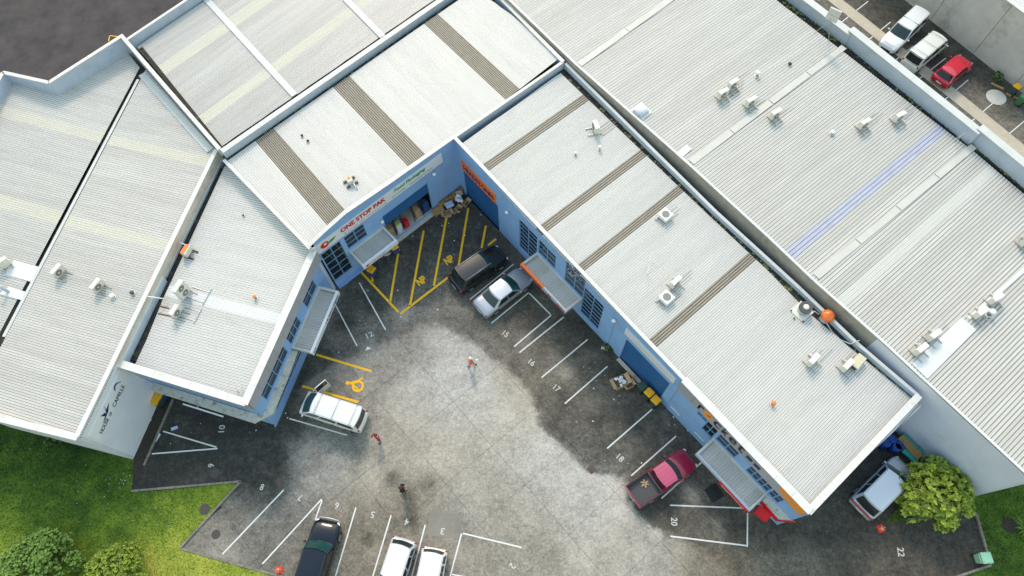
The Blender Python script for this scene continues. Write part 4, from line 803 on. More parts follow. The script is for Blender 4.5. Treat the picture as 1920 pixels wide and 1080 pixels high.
# ---- west wing
WW = Wall(W0(518.8,797.9), W0(569.7,664.4)); zW = 6.12
wbd = bld('office_building', 'small wing left of the yard with white roof, grey fascia and stained concrete ledge', (*W0(518.8,797.9),0))
W_se = (WW.a.x,WW.a.y); W_ne = tuple(CWl.pt(-.12,0,0))[:2]
W_sw = xy((223,681),zW); W_nw = xy((418,302),zW)
W_plane = Plane([(455,742,5.78),(568,478,5.86),(306,560,5.60)])
W_poly = [(429,310),(580,470),(541,566),(465,752),(250,690),(273.8,640),(306,560),(421,312)]
roof_sheets(wbd, W_plane, W_poly, ((400,543),(521,573.6)), 0.165, 5, 0.02, [((372,548),(366,568),'flash','roof_flashing')], 'roof_w', rib_line='g_w')
s_top = WW.len*0+WW.sz(*cw(425,0))[0]
WWl = (Vector(W_ne)-Vector(W_se)).length
WS = Wall(W_se, W_ne)          # actual right-hand face
WB = Wall(W_sw, W_se)          # face toward the bay numbered 10
up1 = rpx(WS, c48(335,500), c48(235,780), c48(400,590), c48(300,810))
def srange(w, pa, pb, off=0): a = w.sz(*pa, off)[0]; b = w.sz(*pb, off)[0]; return min(a,b), max(a,b)
uA = srange(WS, cw(318,485), cw(390,545)); uB = srange(WS, cw(505,35), cw(595,65)); u1 = (uA[0]+.05, (uB[0]+uB[1])/2, 3.15, 4.6)
uC = srange(WS, c48(235,780), c48(300,810)); uD = srange(WS, c48(335,500), c48(400,590)); u2 = ((uC[0]+uC[1])/2+.25, (uD[0]+uD[1])/2, 3.15, 4.6)
uE = srange(WS, c48(395,360), c48(445,450)); uF = srange(WS, c48(485,150), c48(535,240)); u3 = ((uE[0]+uE[1])/2, (uF[0]+uF[1])/2, 3.15, 4.6)
if u2[0] < u1[1]+.15: u2 = (u1[1]+.15,)+u2[1:]
lw = (WS.sz(*cw(480,615))[0], WS.sz(*cw(690,100))[0]+.4, .95, 2.35)
facade(wbd, WS, 0, WS.len, zW, [u1,u2,u3,lw], 'blue', name='front_wall')
window(wbd, WS, u1, 4, 2); window(wbd, WS, u2, 3, 2); window(wbd, WS, u3, 2, 2); window(wbd, WS, lw, 4, 1, gm='glass')
mb = MB(); wbox(mb, WS, lw[0]+.1, lw[1]-.1, 1.25, 1.33, -.06, -.05); mb.build('window_stripe', 'pblue', wbd)
bw = (.8, WB.len-1.0, 3.1, 3.75); facade(wbd, WB, 0, WB.len, zW, [bw], 'blue', name='side_wall'); window(wbd, WB, bw, 8, 1)
for w, n in ((WS,9),(WB,7)):
    for k in range(n):
        a = w.len*k/n; b = w.len*(k+1)/n-.015; mb = MB(); mb.box(w.pt(a,4.72,.004), w.u*(b-a), w.n*.16, UPV*(zW-4.72-.002)); mb.build('fascia_panel','fascia' ,wbd)
coping(wbd, [tuple(WS.pt(s,0,.16))[:2] for s in (-.16,WS.len+.1)], .50, zW+.004, .05, 1.3, .6, 'cap'); coping(wbd, [tuple(WB.pt(s,0,.16))[:2] for s in (-.1,WB.len+.1)], .50, zW, .048, 1.3, .6, 'cap')
Wl = [xy((224,680),zW), xy((303,519),zW), xy((302,521),5.8), xy((415,296),5.8)]
wbulk(wbd, [xy((228,678),zW), xy((304,520),zW)], .16, 0, zW, 'parap', name='rear_wall'); coping(wbd, [xy((224,682),zW), xy((304,518),zW)], .26, zW, .05, 3, 0, 'cap')
wbulk(wbd, [xy((309,518),5.68), xy((417,296),5.68)], .16, 0, 5.68, 'parap', name='rear_wall'); coping(wbd, [xy((309,518),5.68), xy((417,296),5.68)], .22, 5.68, .05, 3, 0, 'flashg')
wbulk(wbd, [xy((248,676),5.5), xy((294,566),5.5), xy((415,316),5.5)], 1.3, 5.0, 5.5, 'gutter', name='box_gutter')
# ledge with lichen
zl_ = 2.85; LP = [xy(p,zl_) for p in ((542,656),(557.5,658),(511.7,774.4),(475.9,793),(281,731),(288.6,717),(463,771),(492,778.5))]
ledge(wbd, LP, zl_, .22); mb = MB(); pa, pb = xy((394,773),2.6), xy((486,800),2.6)
w_ = WB; mb = MB(); wbox(mb, WB, WB.len*.36, WB.len*.70, 2.45, 2.52, .75, .85); mb.build('ledge_trim','signw',wbd)
wsl = WS.sz(*c48(310,830))[0]; wsr = WS.sz(*c48(550,240))[0]; dW = depth_of(WS, c48(520,905), 2.9); canW = canopy(wbd, WS, wsl, wsr, 2.75, dW, 'signw', h=.34)
t = thing('sign', 'white canopy edge lettered with a blue round logo beside the yellow lines', 'sign', WS.pt(wsl,2.7,dW)); mb = MB(); wbox(mb, WS, wsl-.01, wsr+.01, 2.62, 3.08, dW+.003, dW+.03); mb.build('board','signw',t)
lay_text(t, 'El Fabric Digital', WS.pt(wsl+(wsr-wsl)*.52,2.72,dW+.032), WS.u, UPV, (wsr-wsl)*.42, .27, 'navy', .02, shear=.2); mb = MB(); wbox(mb, WS, wsl+(wsr-wsl)*.49, wsl+(wsr-wsl)*.5, 2.66, 3.02, dW+.031, dW+.036); mb.build('stroke','black',t)
for k in range(7):
    a = k*.9; mb = MB(); c_ = WS.pt(wsl+.33+.16*math.cos(a), 2.84+.13*math.sin(a), dW+.034); mb.poly([c_+WS.u*.075*math.cos(j)+UPV*.06*math.sin(j) for j in [i*6.283/8 for i in range(8)]]); mb.build('logo_dot', mat('cyan_logo',(.02,.35,.60),.5), t)
scribble(t, WS, wsl+.7, wsl+.7+(wsr-wsl)*.3, 2.78, dW+.034, .08, 'signg', (6,8,7))

# ---- far west building
hb = bld('warehouse', 'large pale warehouse at the left edge with valley roof and House of Camille banner wall', (*W0(250.8,859),0))
zH = 6.6; HE = Wall(W0(250.8,859), W0(290,761.4)); H_se = W0(250.8,859)
H_ne = xy((408,281),zH); HW = Wall(H_se, H_ne)
M['greyw2'] = mat('wall_pale_lilac', (0.78,0.82,0.93), 0.8, noise=0.05, nscale=0.7, dirt=(0.5,0.52,0.6), dirt_amt=0.3, dscale=0.25)
facade(hb, HW, 0, HW.len, zH, [], 'greyw2', name='side_wall'); sW = (Vector(W_sw)-Vector(H_se)).dot(Vector(HW.u[:2]))-.1
mb = MB(); wbox(mb, HW, sW, HW.len-.05, 3.0, zH-.03, .004, .02); mb.build('concrete_facing','conc_l',hb)
Hs = [xy((145,819),zH), xy((0,781),zH), xy((-110,752),zH)]
wbulk(hb, [tuple(H_se)]+[xy((0,781),zH), xy((-110,752),zH)], .2, 0, zH, 'greyw', side=0, name='end_wall'); coping(hb, [tuple(H_se), xy((0,783),zH), xy((-110,754),zH)], .42, zH, .05, 2.4, .2, 'cap')
coping(hb, [tuple(H_se), H_ne], .30, zH+.003, .05, 4, .6, 'flash')
Ha = [xy((228,68),7.7), xy((92,155),7.7), xy((6,136),7.7), xy((-130,380),7.7)]
wbulk(hb, Ha, .2, 0, 7.7, 'parap', name='parapet_wall'); coping(hb, Ha, .28, 7.7, .05, 3, 0, 'cap')
Hb = [xy((227,66),7.7), xy((412,280),7.35)]; wbulk(hb, Hb, .22, 0, [7.7,7.35], 'flashg', name='party_wall'); coping(hb, Hb, .28, [7.71,7.36], .05, 4, 0, 'cap')
HEp = Plane([(268,130,6.05),(402,288,6.42),(150,806,6.42)]); HWp = Plane([(268,130,6.05),(0,640,6.05),(14,152,6.75)])
roof_sheets(hb, HEp, [(273,131),(408,285),(152,822),(0,782),(-62,765),(5,643)], ((209,253),(385.6,292.7)), .168, 5, .02, [((209,253),(201,270.7),'sky_ye','skylight_sheet'),((135,403.9),(125.9,424),'sky_ye','skylight_sheet')], 'roof_g', rib_line='g_g')
roof_sheets(hb, HWp, [(262,127),(230,88),(95,163),(12,145),(-120,400),(-164,735),(-72,764),(-8,638)], ((0,196.7),(204.6,251.8)), .168, 5, .02, [((0,196.7),(0,217),'sky_ye','skylight_sheet'),((0,363),(0,389.7),'sky_ye','skylight_sheet')], 'roof_g', rib_line='g_g')
wbulk(hb, [xy((268,131),5.95),xy((0,640),5.95),(xy((-62,752),5.95))], .34, 5.7, 5.93, 'gutter', name='valley_gutter')
p0 = HEp.at(262,150); p1 = HEp.at(10,632); wbulk(hb, [(p0.x,p0.y),(p1.x,p1.y)], .22, 6.08, 6.12, 'flashg', name='valley_flashing', side=-1)
# flashing strip against the party wall
a = HEp.at(270,138); b = HEp.at(398,281); wbulk(hb, [(a.x,a.y),(b.x,b.y)], .55, [a.z+.02,b.z+.02], [a.z+.09,b.z+.09], 'flashg', side=-.6, name='side_flashing')
# banner
bs0, bz0 = HW.sz(165.9,817); bs1, bz1 = HW.sz(224,693); q = [HW.sz(*p) for p in ((165.9,817),(188,828),(224,693),(243.5,704.5))]
bz_lo = (q[1][1]+q[3][1])/2; bz_hi = (q[0][1]+q[2][1])/2; bs0 = (q[0][0]+q[1][0])/2; bs1 = (q[2][0]+q[3][0])/2
t = board('banner', 'pale banner lettered HOUSE OF CAMILLE with a dark leaping figure on the grey wall', HW, (bs0,bs1,bz_lo,bz_hi), mat('banner_white',(.86,.88,.92),.5), n1=.03)
L = bs1-bs0; zb = (bz_lo+bz_hi)/2-.55
lay_text(t, 'HOUSE', HW.pt(bs0+L*.10,zb,.034), HW.u, UPV, L*.22, .38, 'navy', .01); lay_text(t, 'OF', HW.pt(bs0+L*.36,zb,.034), HW.u, UPV, L*.06, .26, 'navy', .01); lay_text(t, 'CAMILLE', HW.pt(bs0+L*.50,zb,.034), HW.u, UPV, L*.33, .38, 'navy', .01)
mb = MB(); B0 = bs0+L*.36; mb.poly([HW.pt(B0-.7,zb+.40,.036),HW.pt(B0+.1,zb+.62,.036),HW.pt(B0+.45,zb+1.2,.036),HW.pt(B0+.25,zb+.75,.036),HW.pt(B0+.75,zb+.82,.036),HW.pt(B0+.2,zb+.45,.036)]); mb.poly([HW.pt(B0-.1,zb+.5,.037),HW.pt(B0-.25,zb+1.0,.037),HW.pt(B0+.1,zb+.7,.037)])
mb.build('logo_figure','navy',t); mb = MB(); mb.tube([HW.pt(B0+1.5+.1*k, zb+.72+.3*math.sin(k*.5), .03) for k in range(8)], [.02,.05,.07,.07,.06,.05,.03,.02], n=5); mb.build('logo_wave','navy',t)

# ---- north building
nb = bld('storage_building', 'grey ribbed roof building at the top between the dark street and the middle wing', (*xy((412,282),7),0))
N_plane = Plane([(258,85,6.85),(412,276,6.85),(810,0,6.85)])
roof_sheets(nb, N_plane, [(257,88),(412,277),(812,1),(1035,-152),(640,-175),(384,1)], ((310,140),(480,22.5)), .17, 5, .02, [((296,124),(310,140),'sky_ye','skylight_sheet'),((370,220),(382,234),'sky_ye','skylight_sheet')], 'roof_n', rib_line='g_n')
for a, b in (((386,-2),(553,180)),((647,-2),(718,70)),((470,-190),(388,0))):
    A = N_plane.at(*a); B = N_plane.at(*b); mb = MB(); band(mb, [(A.x,A.y),(B.x,B.y)], .50, A.z+.03, A.z+.11); mb.build('ridge_cap','flashg',nb)
Na = [xy((236,76),7.6), xy((350,0),7.6), xy((600,-165),7.6)]; wbulk(nb, Na, .2, 0, 7.6, 'parap', name='parapet_wall'); coping(nb, Na, .22, 7.6, .05, 3, 0, 'cap')
a = N_plane.at(262,92); b = N_plane.at(410,277); wbulk(nb, [(a.x,a.y),(b.x,b.y)], .3, 6.5, 6.9, 'gutter', name='side_gutter', side=.8)

# ---- north-east warehouse
eb = bld('warehouse', 'huge warehouse on the right with wide grey ribbed roof and one blue tinted skylight strip', (*xy((1738,714),6.9),0))
E_edge = [(900,-50),(960,5),(1078,119),(1292,308.5),(1440,444),(1525,525),(1647.7,633.6),(1934,898)]
E_plane = Plane([(960,5,7.5),(1934,898,6.6),(1585,98,7.0)])
E_poly = [(900,-50),(960,6),(1078,120),(1292,310),(1440,446),(1525,527),(1647.7,635.5),(1932,900),(2120,700),(1920,364),(1827,285),(1710.7,197),(1585,100),(1468,10),(1380,-62),(1180,-170)]
NEs = [((1593,371),(1613.5,381),'sky_bl','skylight_sheet'),((1640,480),(1670,488),'sky_gr','skylight_sheet')]
NEs = [((1500,447),(1512.6,466),'sky_bl','skylight_sheet'),((1568,560),(1590,572),'sky_gr','skylight_sheet')]
roof_sheets(eb, E_plane, E_poly, ((1500,446.5),(1755,236)), .23, 4, .025, NEs, 'roof_g', rib_line='g_g')
E_w = [(E_plane.at(*p).x,E_plane.at(*p).y) for p in E_edge]
zt = [E_plane.z(*p) for p in E_w]
wbulk(eb, E_w[:7], .2, 0, [z-.02 for z in zt[:7]], 'conc_w', name='side_wall'); coping(eb, E_w, .16, [z-.01 for z in zt], .08, 4, 0, 'flash')
# pale end face of the wall toward the street
i7 = (Vector(E_w[6])+Vector(E_w[5]))/2; FW = Wall(E_w[6], E_w[-1]); fz = lambda s: E_plane.z(*FW.pt(s,0,0)[:2])-.03
facade(eb, FW, 0, FW.len, fz, [], 'greyw', n=.10, name='front_wall')
E_b = [(E_plane.at(*p).x,E_plane.at(*p).y) for p in [(1932,898),(2120,700)]]; wbulk(eb, E_b, .2, 0, 6.6, 'greyw', name='end_wall', side=-1)
for (a, b) in (((1086,122),(1262,-4)),((1296,305),(1583,88)),((1530,519),(1826,274)),((1000,40),(1010,33))):
    A = E_plane.at(*a); B = E_plane.at(*b)
    if (A-B).length < 2: continue
    n = max(1, round((A-B).length/4.5))
    for k in range(n): p = A.lerp(B, k/n); q = A.lerp(B, (k+1)/n-.004); mb = MB(); band(mb, [(p.x,p.y),(q.x,q.y)], .50, [p.z+.03,q.z+.03], [p.z+.075,q.z+.075]); mb.build('expansion_flashing','strip',eb)
def roof_patch(parent, plane, px, m='flash', h=.07, name='roof_flashing'):
    pts = [plane.at(*p) for p in px]; mb = MB(); mb.prism([(p.x,p.y) for p in pts], lambda p: plane.z(*p)+.02, lambda p: plane.z(*p)+h); mb.build(name, m, parent)
roof_patch(eb, E_plane, [(1709.6,683),(1737.8,711),(1829.6,619),(1801.5,595.6)]); roof_patch(eb, E_plane, [(1818,600),(1812,595),(1925,497),(1931,502)], 'flash', .06)
roof_patch(eb, E_plane, [(1181,207),(1202,192),(1222,211),(1206,226)]); roof_patch(eb, E_plane, [(1268,288),(1287,272),(1297,280),(1278,297)])
# back parapet in stepped lengths
for a, b, z in (((1360,-117),(1597,64),7.7),((1595,54),(1839,249),7.95),((1837,238),(2120,470),8.05)):
    Lp = [xy(a,z), xy(b,z)]; wbulk(eb, Lp, .32, 0, z, 'parap', name='rear_parapet'); coping(eb, Lp, .62, z, .06, 5, 0, 'flashg')
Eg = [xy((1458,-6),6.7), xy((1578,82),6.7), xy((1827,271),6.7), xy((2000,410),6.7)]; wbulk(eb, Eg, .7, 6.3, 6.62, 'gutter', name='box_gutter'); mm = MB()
for k in range(170):
    t_ = rng.random()**1.0; i = int(t_*3); f = t_*3-i; p = Vector(Eg[i]).lerp(Vector(Eg[i+1]), f); r = rng.uniform(.04,.13); mm.ball((p.x+rng.uniform(-.25,.25),p.y+rng.uniform(-.25,.25),6.66), r*1.3, r, r*.5, 0, 6, 3)
mm.build('moss_clumps','moss',eb,kind='stuff')
# footing strip behind the warehouse
A = [P(1515,-40),P(1600,27),P(1800,187),P(2000,350)]; mb = MB(); band(mb, [(p.x,p.y) for p in A], 1.15, -.02, .02); mb.build('footing_strip','beige',kind='structure')

# ---- tall precast wall at the top right corner
kb = bld('precast_building', 'tall weathered precast concrete wall building at the top right corner', (*W0(1823,102),0))
KW = Wall(W0(1740,34), W0(1920,176)); zK = 5.6
KL = Wall(tuple(KW.pt(-14,0,0))[:2], tuple(KW.pt(16,0,0))[:2])
s0 = -14; js = [KW.sz(1757,20)[0]-0*1, KW.sz(*((1893+1823)/2,56))[0]]
pan = [-14,-9.6,-5.2]+[KW.sz(*p)[0] for p in ((1771,0),(1823,102),(1905,155))]+[17]
pan = sorted(pan); 
for a, b in zip(pan, pan[1:]):
    if b-a < .5: continue
    mb = MB(); mb.box(KW.pt(a+.02,-.1,-.18), KW.u*(b-a-.04), KW.n*.18, UPV*(zK+.1)); mb.build('precast_panel','conc_l',kb)
mb = MB(); mb.box(KW.pt(-14,-.1,-.4), KW.u*31, KW.n*.2, UPV*(zK)); mb.build('backing_wall','conc_w',kb)
coping(kb, [tuple(KW.pt(s,0,-.05))[:2] for s in (-14,17)], .35, zK, .06, 4, 0, 'cap')
a0 = KW.pt(-14,zK-.1,-.2); pl = lambda s, n, z: KW.pt(s,z,n)
k = -14
while k < 17:
    mb = MB(); e = k+.76
    for r in range(4):
        a = k+.19*r
        for x0,x1,h0,h1 in ((0,.1,0,0),(.1,.12,0,.03),(.12,.17,.03,.03),(.17,.19,.03,0)): mb.quad(KW.pt(a+x0,zK-.25+h0,-.3),KW.pt(a+x1,zK-.25+h1,-.3),KW.pt(a+x1,zK-.6+h1,-9),KW.pt(a+x0,zK-.6+h0,-9))
    o = mb.build('roof_sheet','roof_w',kb)
    if o.data.polygons[0].normal.z < 0: o.data.flip_normals()
    k += .76

# ================================================================ VEHICLES
def paint(name, c, rough=0.28, coat=1.0, metal=0.0, spec=.5): return mat(name, c, rough, metal=metal, coat=coat, spec=spec)
PT = dict(black=paint('paint_black',(.009,.009,.010),.12,coat=.6,spec=.4), silver=paint('paint_silver',(.36,.38,.43),.3,metal=.35), silverw=paint('paint_silver_light',(.60,.62,.66),.3,metal=.2), white=paint('paint_white',(.78,.78,.77),.3), cream=paint('paint_cream',(.70,.69,.62),.35), maroon=paint('paint_maroon',(.27,.006,.04),.22), maroon_sheen=paint('paint_maroon_sheen',(.55,.07,.15),.35), navy=paint('paint_navy',(.006,.009,.018),.12,coat=.35,spec=.3), red=paint('paint_red',(.55,.005,.03),.22))
def vehicle(name, label, cat, rear, front, L, W, H, pt, z=.8, hood=.27, boot=.0, belt=.95, hoodz=.86, bootz=None, cab=None, w1=.80, slope=(.42,.25), rear_slope=None, sides=(.06,.40,.45,.74,.79,.97), wheelr=.33, rack=0, glassm='cgreen', bed=None, mirrors=True, roof_col=None, roof_ribs=0, nose=.10, roundf=.74, roundr=.84, arrow=False, rear_only_glass=True, group=None):
    A = P(*rear, z); B = P(*front, z); hd = math.atan2(B.y-A.y, B.x-A.x); c = (A+B)/2; t = thing(name, label, cat, (c.x,c.y,.0), hd, group); hw = W/2; body = PT[pt]
    def sub(mb, nm, m, smooth=True, parent=None, **k): 
        me = mb.mesh(nm, m, smooth); o = bpy.data.objects.new(nm, me); COL.objects.link(o); o.parent = parent or t; return setp(o, **k)
    x0, x1 = -L/2, L/2; xh = x1-L*hood; xb = x0+L*boot; bz = bootz or belt
    # body loft
    st = [(x0,roundr,.42,bz-.22,.0),(x0+.04,roundr+.06,.34,bz-.12,.01),(x0+.16,.95,.25,bz-.03,.02),(x0+.45,.985,.22,bz,.03)]
    st += [(x0+L*.3,1,.2,bz if boot>.15 else belt,.03),(0,1,.2,belt,.03),(xh-.1,1,.2,belt,.03)] if not bed else [(bed[0]-.02,1,.2,bed[2],.0),(bed[0],1,.2,belt,.02),(0.1,1,.2,belt,.03),(xh-.1,1,.2,belt,.03)]
    if bed: st = [(a,b,c_,min(d,bed[2]),0) if a < bed[0] else (a,b,c_,d,e) for a,b,c_,d,e in st]
    st += [(xh+.1,.995,.2,hoodz+.04,.06),(x1-L*hood*.5,.975,.22,hoodz,.06),(x1-.30,.93,.25,hoodz-.07,.05),(x1-.10,roundf+.08,.30,hoodz-.17,.04),(x1,roundf,.36,hoodz-.32,.02)]
    mb = MB(); rings = []
    for x, k, zl, zb, cr in st:
        w = hw*k; half = [(w*.86,zl),(w*.97,zl+.08),(w,zl+(zb-zl)*.45),(w*.985,zb-.10),(w*.93,zb-.02),(w*.74,zb+cr*.5),(w*.36,zb+cr*.9)]
        ring = [(y,z_) for y,z_ in half]+[(0,zb+cr)]+[(-y,z_) for y,z_ in half[::-1]]; rings.append([Vector((x,y,z_)) for y,z_ in ring])
    n = len(rings[0]); 
    for r in rings: mb.v += r
    for i in range(len(rings)-1):
        for j in range(n): a = i*n+j; b = i*n+(j+1)%n; mb.f.append((a,b,b+n,a+n)); mb.m.append(0)
    mb.f.append(tuple(range(n))); mb.m.append(0); mb.f.append(tuple((len(rings)-1)*n+j for j in range(n-1,-1,-1))); mb.m.append(0)
    me = mb.mesh('body', body, True); bm = bmesh.new(); bm.from_mesh(me); bmesh.ops.recalc_face_normals(bm, faces=bm.faces); bm.to_mesh(me); bm.free(); bo = bpy.data.objects.new('body', me); COL.objects.link(bo); bo.parent = t
    # cabin
    xf0 = xh+.05; xf1 = xh-slope[0]; xr0 = (bed[0]+.03 if bed else max(xb, x0+.06)); xr1 = xr0+(rear_slope if rear_slope is not None else slope[1]); zt = H; z0 = belt-.03; wb = hw*.95; wt = hw*w1; bf = .16; br = .10
    vv = lambda v: v
    wv = lambda v: wb+(wt-wb)*(v**1.25)
    FX = lambda s, v: xf0+(xf1-xf0)*v-bf*s*s*(1-.3*v)
    RX = lambda s, v: xr0+(xr1-xr0)*v+br*s*s
    Zv = lambda v: z0+(zt-z0)*v
    front_ = lambda s, v: Vector((FX(s,v), s*wv(v), Zv(v))); rear_ = lambda s, v: Vector((RX(s,v), -s*wv(v), Zv(v)))
    def side_(sg): return lambda q, v: Vector((FX(1,v)+(RX(1,v)-FX(1,v))*q, sg*wv(v), Zv(v)))
    def surf(mb, f, a0, a1, b0, b1, na, nb, off=0.0, flip=False):
        G = []
        for i in range(na+1):
            row = []
            for j in range(nb+1):
                a = a0+(a1-a0)*i/na; b = b0+(b1-b0)*j/nb; p = f(a,b)
                if off: e = 1e-3; nn = (f(a+e,b)-p).cross(f(a,b+e)-p).normalized(); p = p+nn*off*(-1 if flip else 1)
                row.append(p)
            G.append(row)
        base = len(mb.v)
        for r in G: mb.v += r
        for i in range(na):
            for j in range(nb): q = (base+i*(nb+1)+j, base+(i+1)*(nb+1)+j, base+(i+1)*(nb+1)+j+1, base+i*(nb+1)+j+1); mb.f.append(q[::-1] if flip else q); mb.m.append(0)
    mb = MB(); surf(mb, front_, -1,1,0,1,6,3); surf(mb, rear_, -1,1,0,1,6,3); surf(mb, side_(1),0,1,0,1,4,3, flip=False); surf(mb, side_(-1),0,1,0,1,4,3, flip=True)
    me = mb.mesh('cabin', body, True); bm = bmesh.new(); bm.from_mesh(me); bmesh.ops.remove_doubles(bm, verts=bm.verts, dist=.01); bmesh.ops.recalc_face_normals(bm, faces=bm.faces); bm.to_mesh(me); bm.free(); o = bpy.data.objects.new('cabin', me); COL.objects.link(o); o.parent = t
    mb = MB(); cr = .055
    roof = lambda s, q: Vector((FX(s,1)+(RX(s,1)-FX(s,1))*q, s*wt, zt+cr*(1-s*s)*(.55+.45*math.sin(math.pi*max(0.0,min(1.0,q))))-.004))
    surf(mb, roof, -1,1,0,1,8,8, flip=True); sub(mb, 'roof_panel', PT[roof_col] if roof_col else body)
    def fixn(o, out):
        me = o.data; p = me.polygons[len(me.polygons)//2]
        if p.normal.dot(out) < 0: me.flip_normals()
    def patch_(nm, f, a0,a1,b0,b1,m,out,na=4,nb=2,off=.014):
        mb = MB(); surf(mb, f, a0,a1,b0,b1,na,nb); me = mb.mesh(nm, m, True); pol = me.polygons[0]
        if pol.normal.dot(out) < 0: me.flip_normals()
        me.update(); nn = [Vector(v.normal) for v in me.vertices]
        for v, q in zip(me.vertices, nn): v.co = v.co + q*off
        o = bpy.data.objects.new(nm, me); COL.objects.link(o); o.parent = t; return o
    patch_('windscreen', front_, -.90,.90,.06,.93,glassm,Vector((1,0,.4)),6,2)
    patch_('rear_window', rear_, -.84,.84,(.12 if not bed else .25),.88,'cglass',Vector((-1,0,.3)),6,2)
    for sg in (1,-1):
        for k in range(0,len(sides),2): patch_('side_window', side_(sg), sides[k], sides[k+1], .12, .88, 'cglass', Vector((0,sg,.2)), 2, 2, .012)
    # lamps, plates, mirrors, wheels, trim
    for sg in (1,-1):
        mb = MB(); mb.ball((x1-.16, sg*hw*(roundf-.03), hoodz-.22), .17,.11,.075, n=10,k=6, rot=sg*-.5); sub(mb,'headlight','lamp_w')
        mb = MB(); mb.ball((x0+.10, sg*hw*(roundr+.02), (bz-.14) if not bed else .85), .075 if not bed else .05,.10 if not bed else .06,.12, n=8,k=6, rot=sg*.4); sub(mb,'tail_light','lamp_r')
        if mirrors: mb = MB(); mb.ball((FX(1,.05)-.10, sg*(hw+.10), belt+.08), .07,.11,.07, n=8,k=5); sub(mb,'mirror',body)
        for sx in (1,-1):
            wx = (x1-L*.185) if sx > 0 else (x0+L*.205); mb = MB(); y = sg*(hw-.10); mb.tube([(wx,y-.11,wheelr),(wx,y+.115*1,wheelr)], wheelr, n=18); wo = sub(mb,'wheel','rubber'); mb = MB(); yy = y+sg*.12; mb.tube([(wx,yy-.01,wheelr),(wx,yy+.012,wheelr)], wheelr*.62, n=14)
            for k in range(5): a = k*1.2566; d = Vector((math.cos(a),0,math.sin(a))); q = Vector((wx,yy+sg*.014,wheelr)); mb.box(q-Vector((0,.006,0)), d*wheelr*.55, Vector((0,.012,0)), d.cross(Vector((0,1,0)))*.045)
            sub(mb,'rim','rim',False,wo)
    mb = MB(); mb.box(Vector((x0-.012,-.26,.50)),Vector((.012,0,0)),Vector((0,.52,0)),Vector((0,0,.12))); sub(mb,'number_plate','white',False)
    mb = MB(); mb.box(Vector((x1-.004,-.45,.36)),Vector((.02,0,0)),Vector((0,.9,0)),Vector((0,0,.16))); sub(mb,'grille','black',False)
    mb = MB()
    for sg in (1,-1): mb.tube([(xf0+.06,sg*hw*.70,hoodz+.055),(x1-L*hood*.5,sg*hw*.66,hoodz+.034),(x1-.28,sg*hw*.55,hoodz-.045)], .008, n=4)
    mb.tube([(x1-.26,-hw*.56,hoodz-.035),(x1-.22,0,hoodz-.025),(x1-.26,hw*.56,hoodz-.035)],.008,n=4); sub(mb,'bonnet_seam','dgrey')
    mb = MB(); 
    for sg in (1,-1): mb.tube([(xf0+.03-bf*.3,sg*.12,belt+.035),(xf0-.12,sg*.12-.35,belt+.16)], .009, n=4)
    sub(mb,'wipers','black')
    mb = MB()
    for sg in (1,-1):
        for k in range(0,len(sides),2):
            for q in (sides[k]-.02, sides[k+1]+.02):
                a_ = side_(sg)(min(max(q,0.02),.98),0); mb.tube([(a_.x,sg*hw*.99,belt-.13),(a_.x,sg*(hw+.001),.62),(a_.x,sg*hw*.985,.36)], .009, n=4)
            b_ = side_(sg)(sides[k+1]-.05,0); mb.box(Vector((b_.x-.09,sg*(hw-.004)-.012,belt-.22)),Vector((.16,0,0)),Vector((0,.03,0)),Vector((0,0,.035)))
    sub(mb,'door_seams','dgrey',False)
    mb = MB()
    for sg in (1,-1): mb.tube([roof(sg*.93,.03),roof(sg*.93,.5),roof(sg*.93,.97)], .010, n=4)
    sub(mb,'roof_seams','dgrey')
    mb = MB()
    for sg in (1,-1): mb.tube([front_(sg*.97,.05),front_(sg*.97,.98)], .018, n=5)
    sub(mb,'pillar_trim','dgrey' if pt not in ('white','cream') else body)
    if rack:
        for k in range(rack):
            q = .12+.76*k/max(1,rack-1); x = xf1+(xr1-xf1)*q; mb = MB(); mb.tube([(x,-wt-.02,zt+.02),(x,-wt+.02,zt+.13),(x,wt-.02,zt+.13),(x,wt+.02,zt+.02)], .022, n=6); sub(mb,'roof_bar','galv')
    if roof_ribs:
        for k in range(roof_ribs):
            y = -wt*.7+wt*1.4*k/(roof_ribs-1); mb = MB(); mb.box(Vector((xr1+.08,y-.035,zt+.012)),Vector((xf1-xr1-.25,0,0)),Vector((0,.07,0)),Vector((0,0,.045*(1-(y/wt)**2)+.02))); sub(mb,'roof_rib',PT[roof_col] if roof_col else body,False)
    if bed:
        bx, bh, bf_ = bed[0], bed[1], bed[2]
        mb = MB(); mb.box(Vector((x0+.10,-hw+.12,bf_-.02)),Vector((bx-x0-.12,0,0)),Vector((0,W-.24,0)),Vector((0,0,.03))); 
        for k in range(9): mb.box(Vector((x0+.12,-hw+.2+k*(W-.4)/8.5,bf_+.01)),Vector((bx-x0-.2,0,0)),Vector((0,.06,0)),Vector((0,0,.012)))
        sub(mb,'bed_liner','dgrey',False)
        for sg in (1,-1): mb = MB(); mb.box(Vector((x0+.06,sg*(hw-.005)-(.10 if sg>0 else 0),.6)),Vector((bx-x0-.06,0,0)),Vector((0,.10,0)),Vector((0,0,bh-.6))); sub(mb,'bed_side',body,False); mb = MB(); mb.box(Vector((x0+.05,sg*(hw-.05)-.035,bh+.001)),Vector((bx-x0-.06,0,0)),Vector((0,.07,0)),Vector((0,0,.02))); sub(mb,'bed_rail','black',False)
        mb = MB(); mb.box(Vector((x0+.0,-hw+.06,.55)),Vector((.07,0,0)),Vector((0,W-.12,0)),Vector((0,0,bh-.56))); sub(mb,'tailgate',body,False)
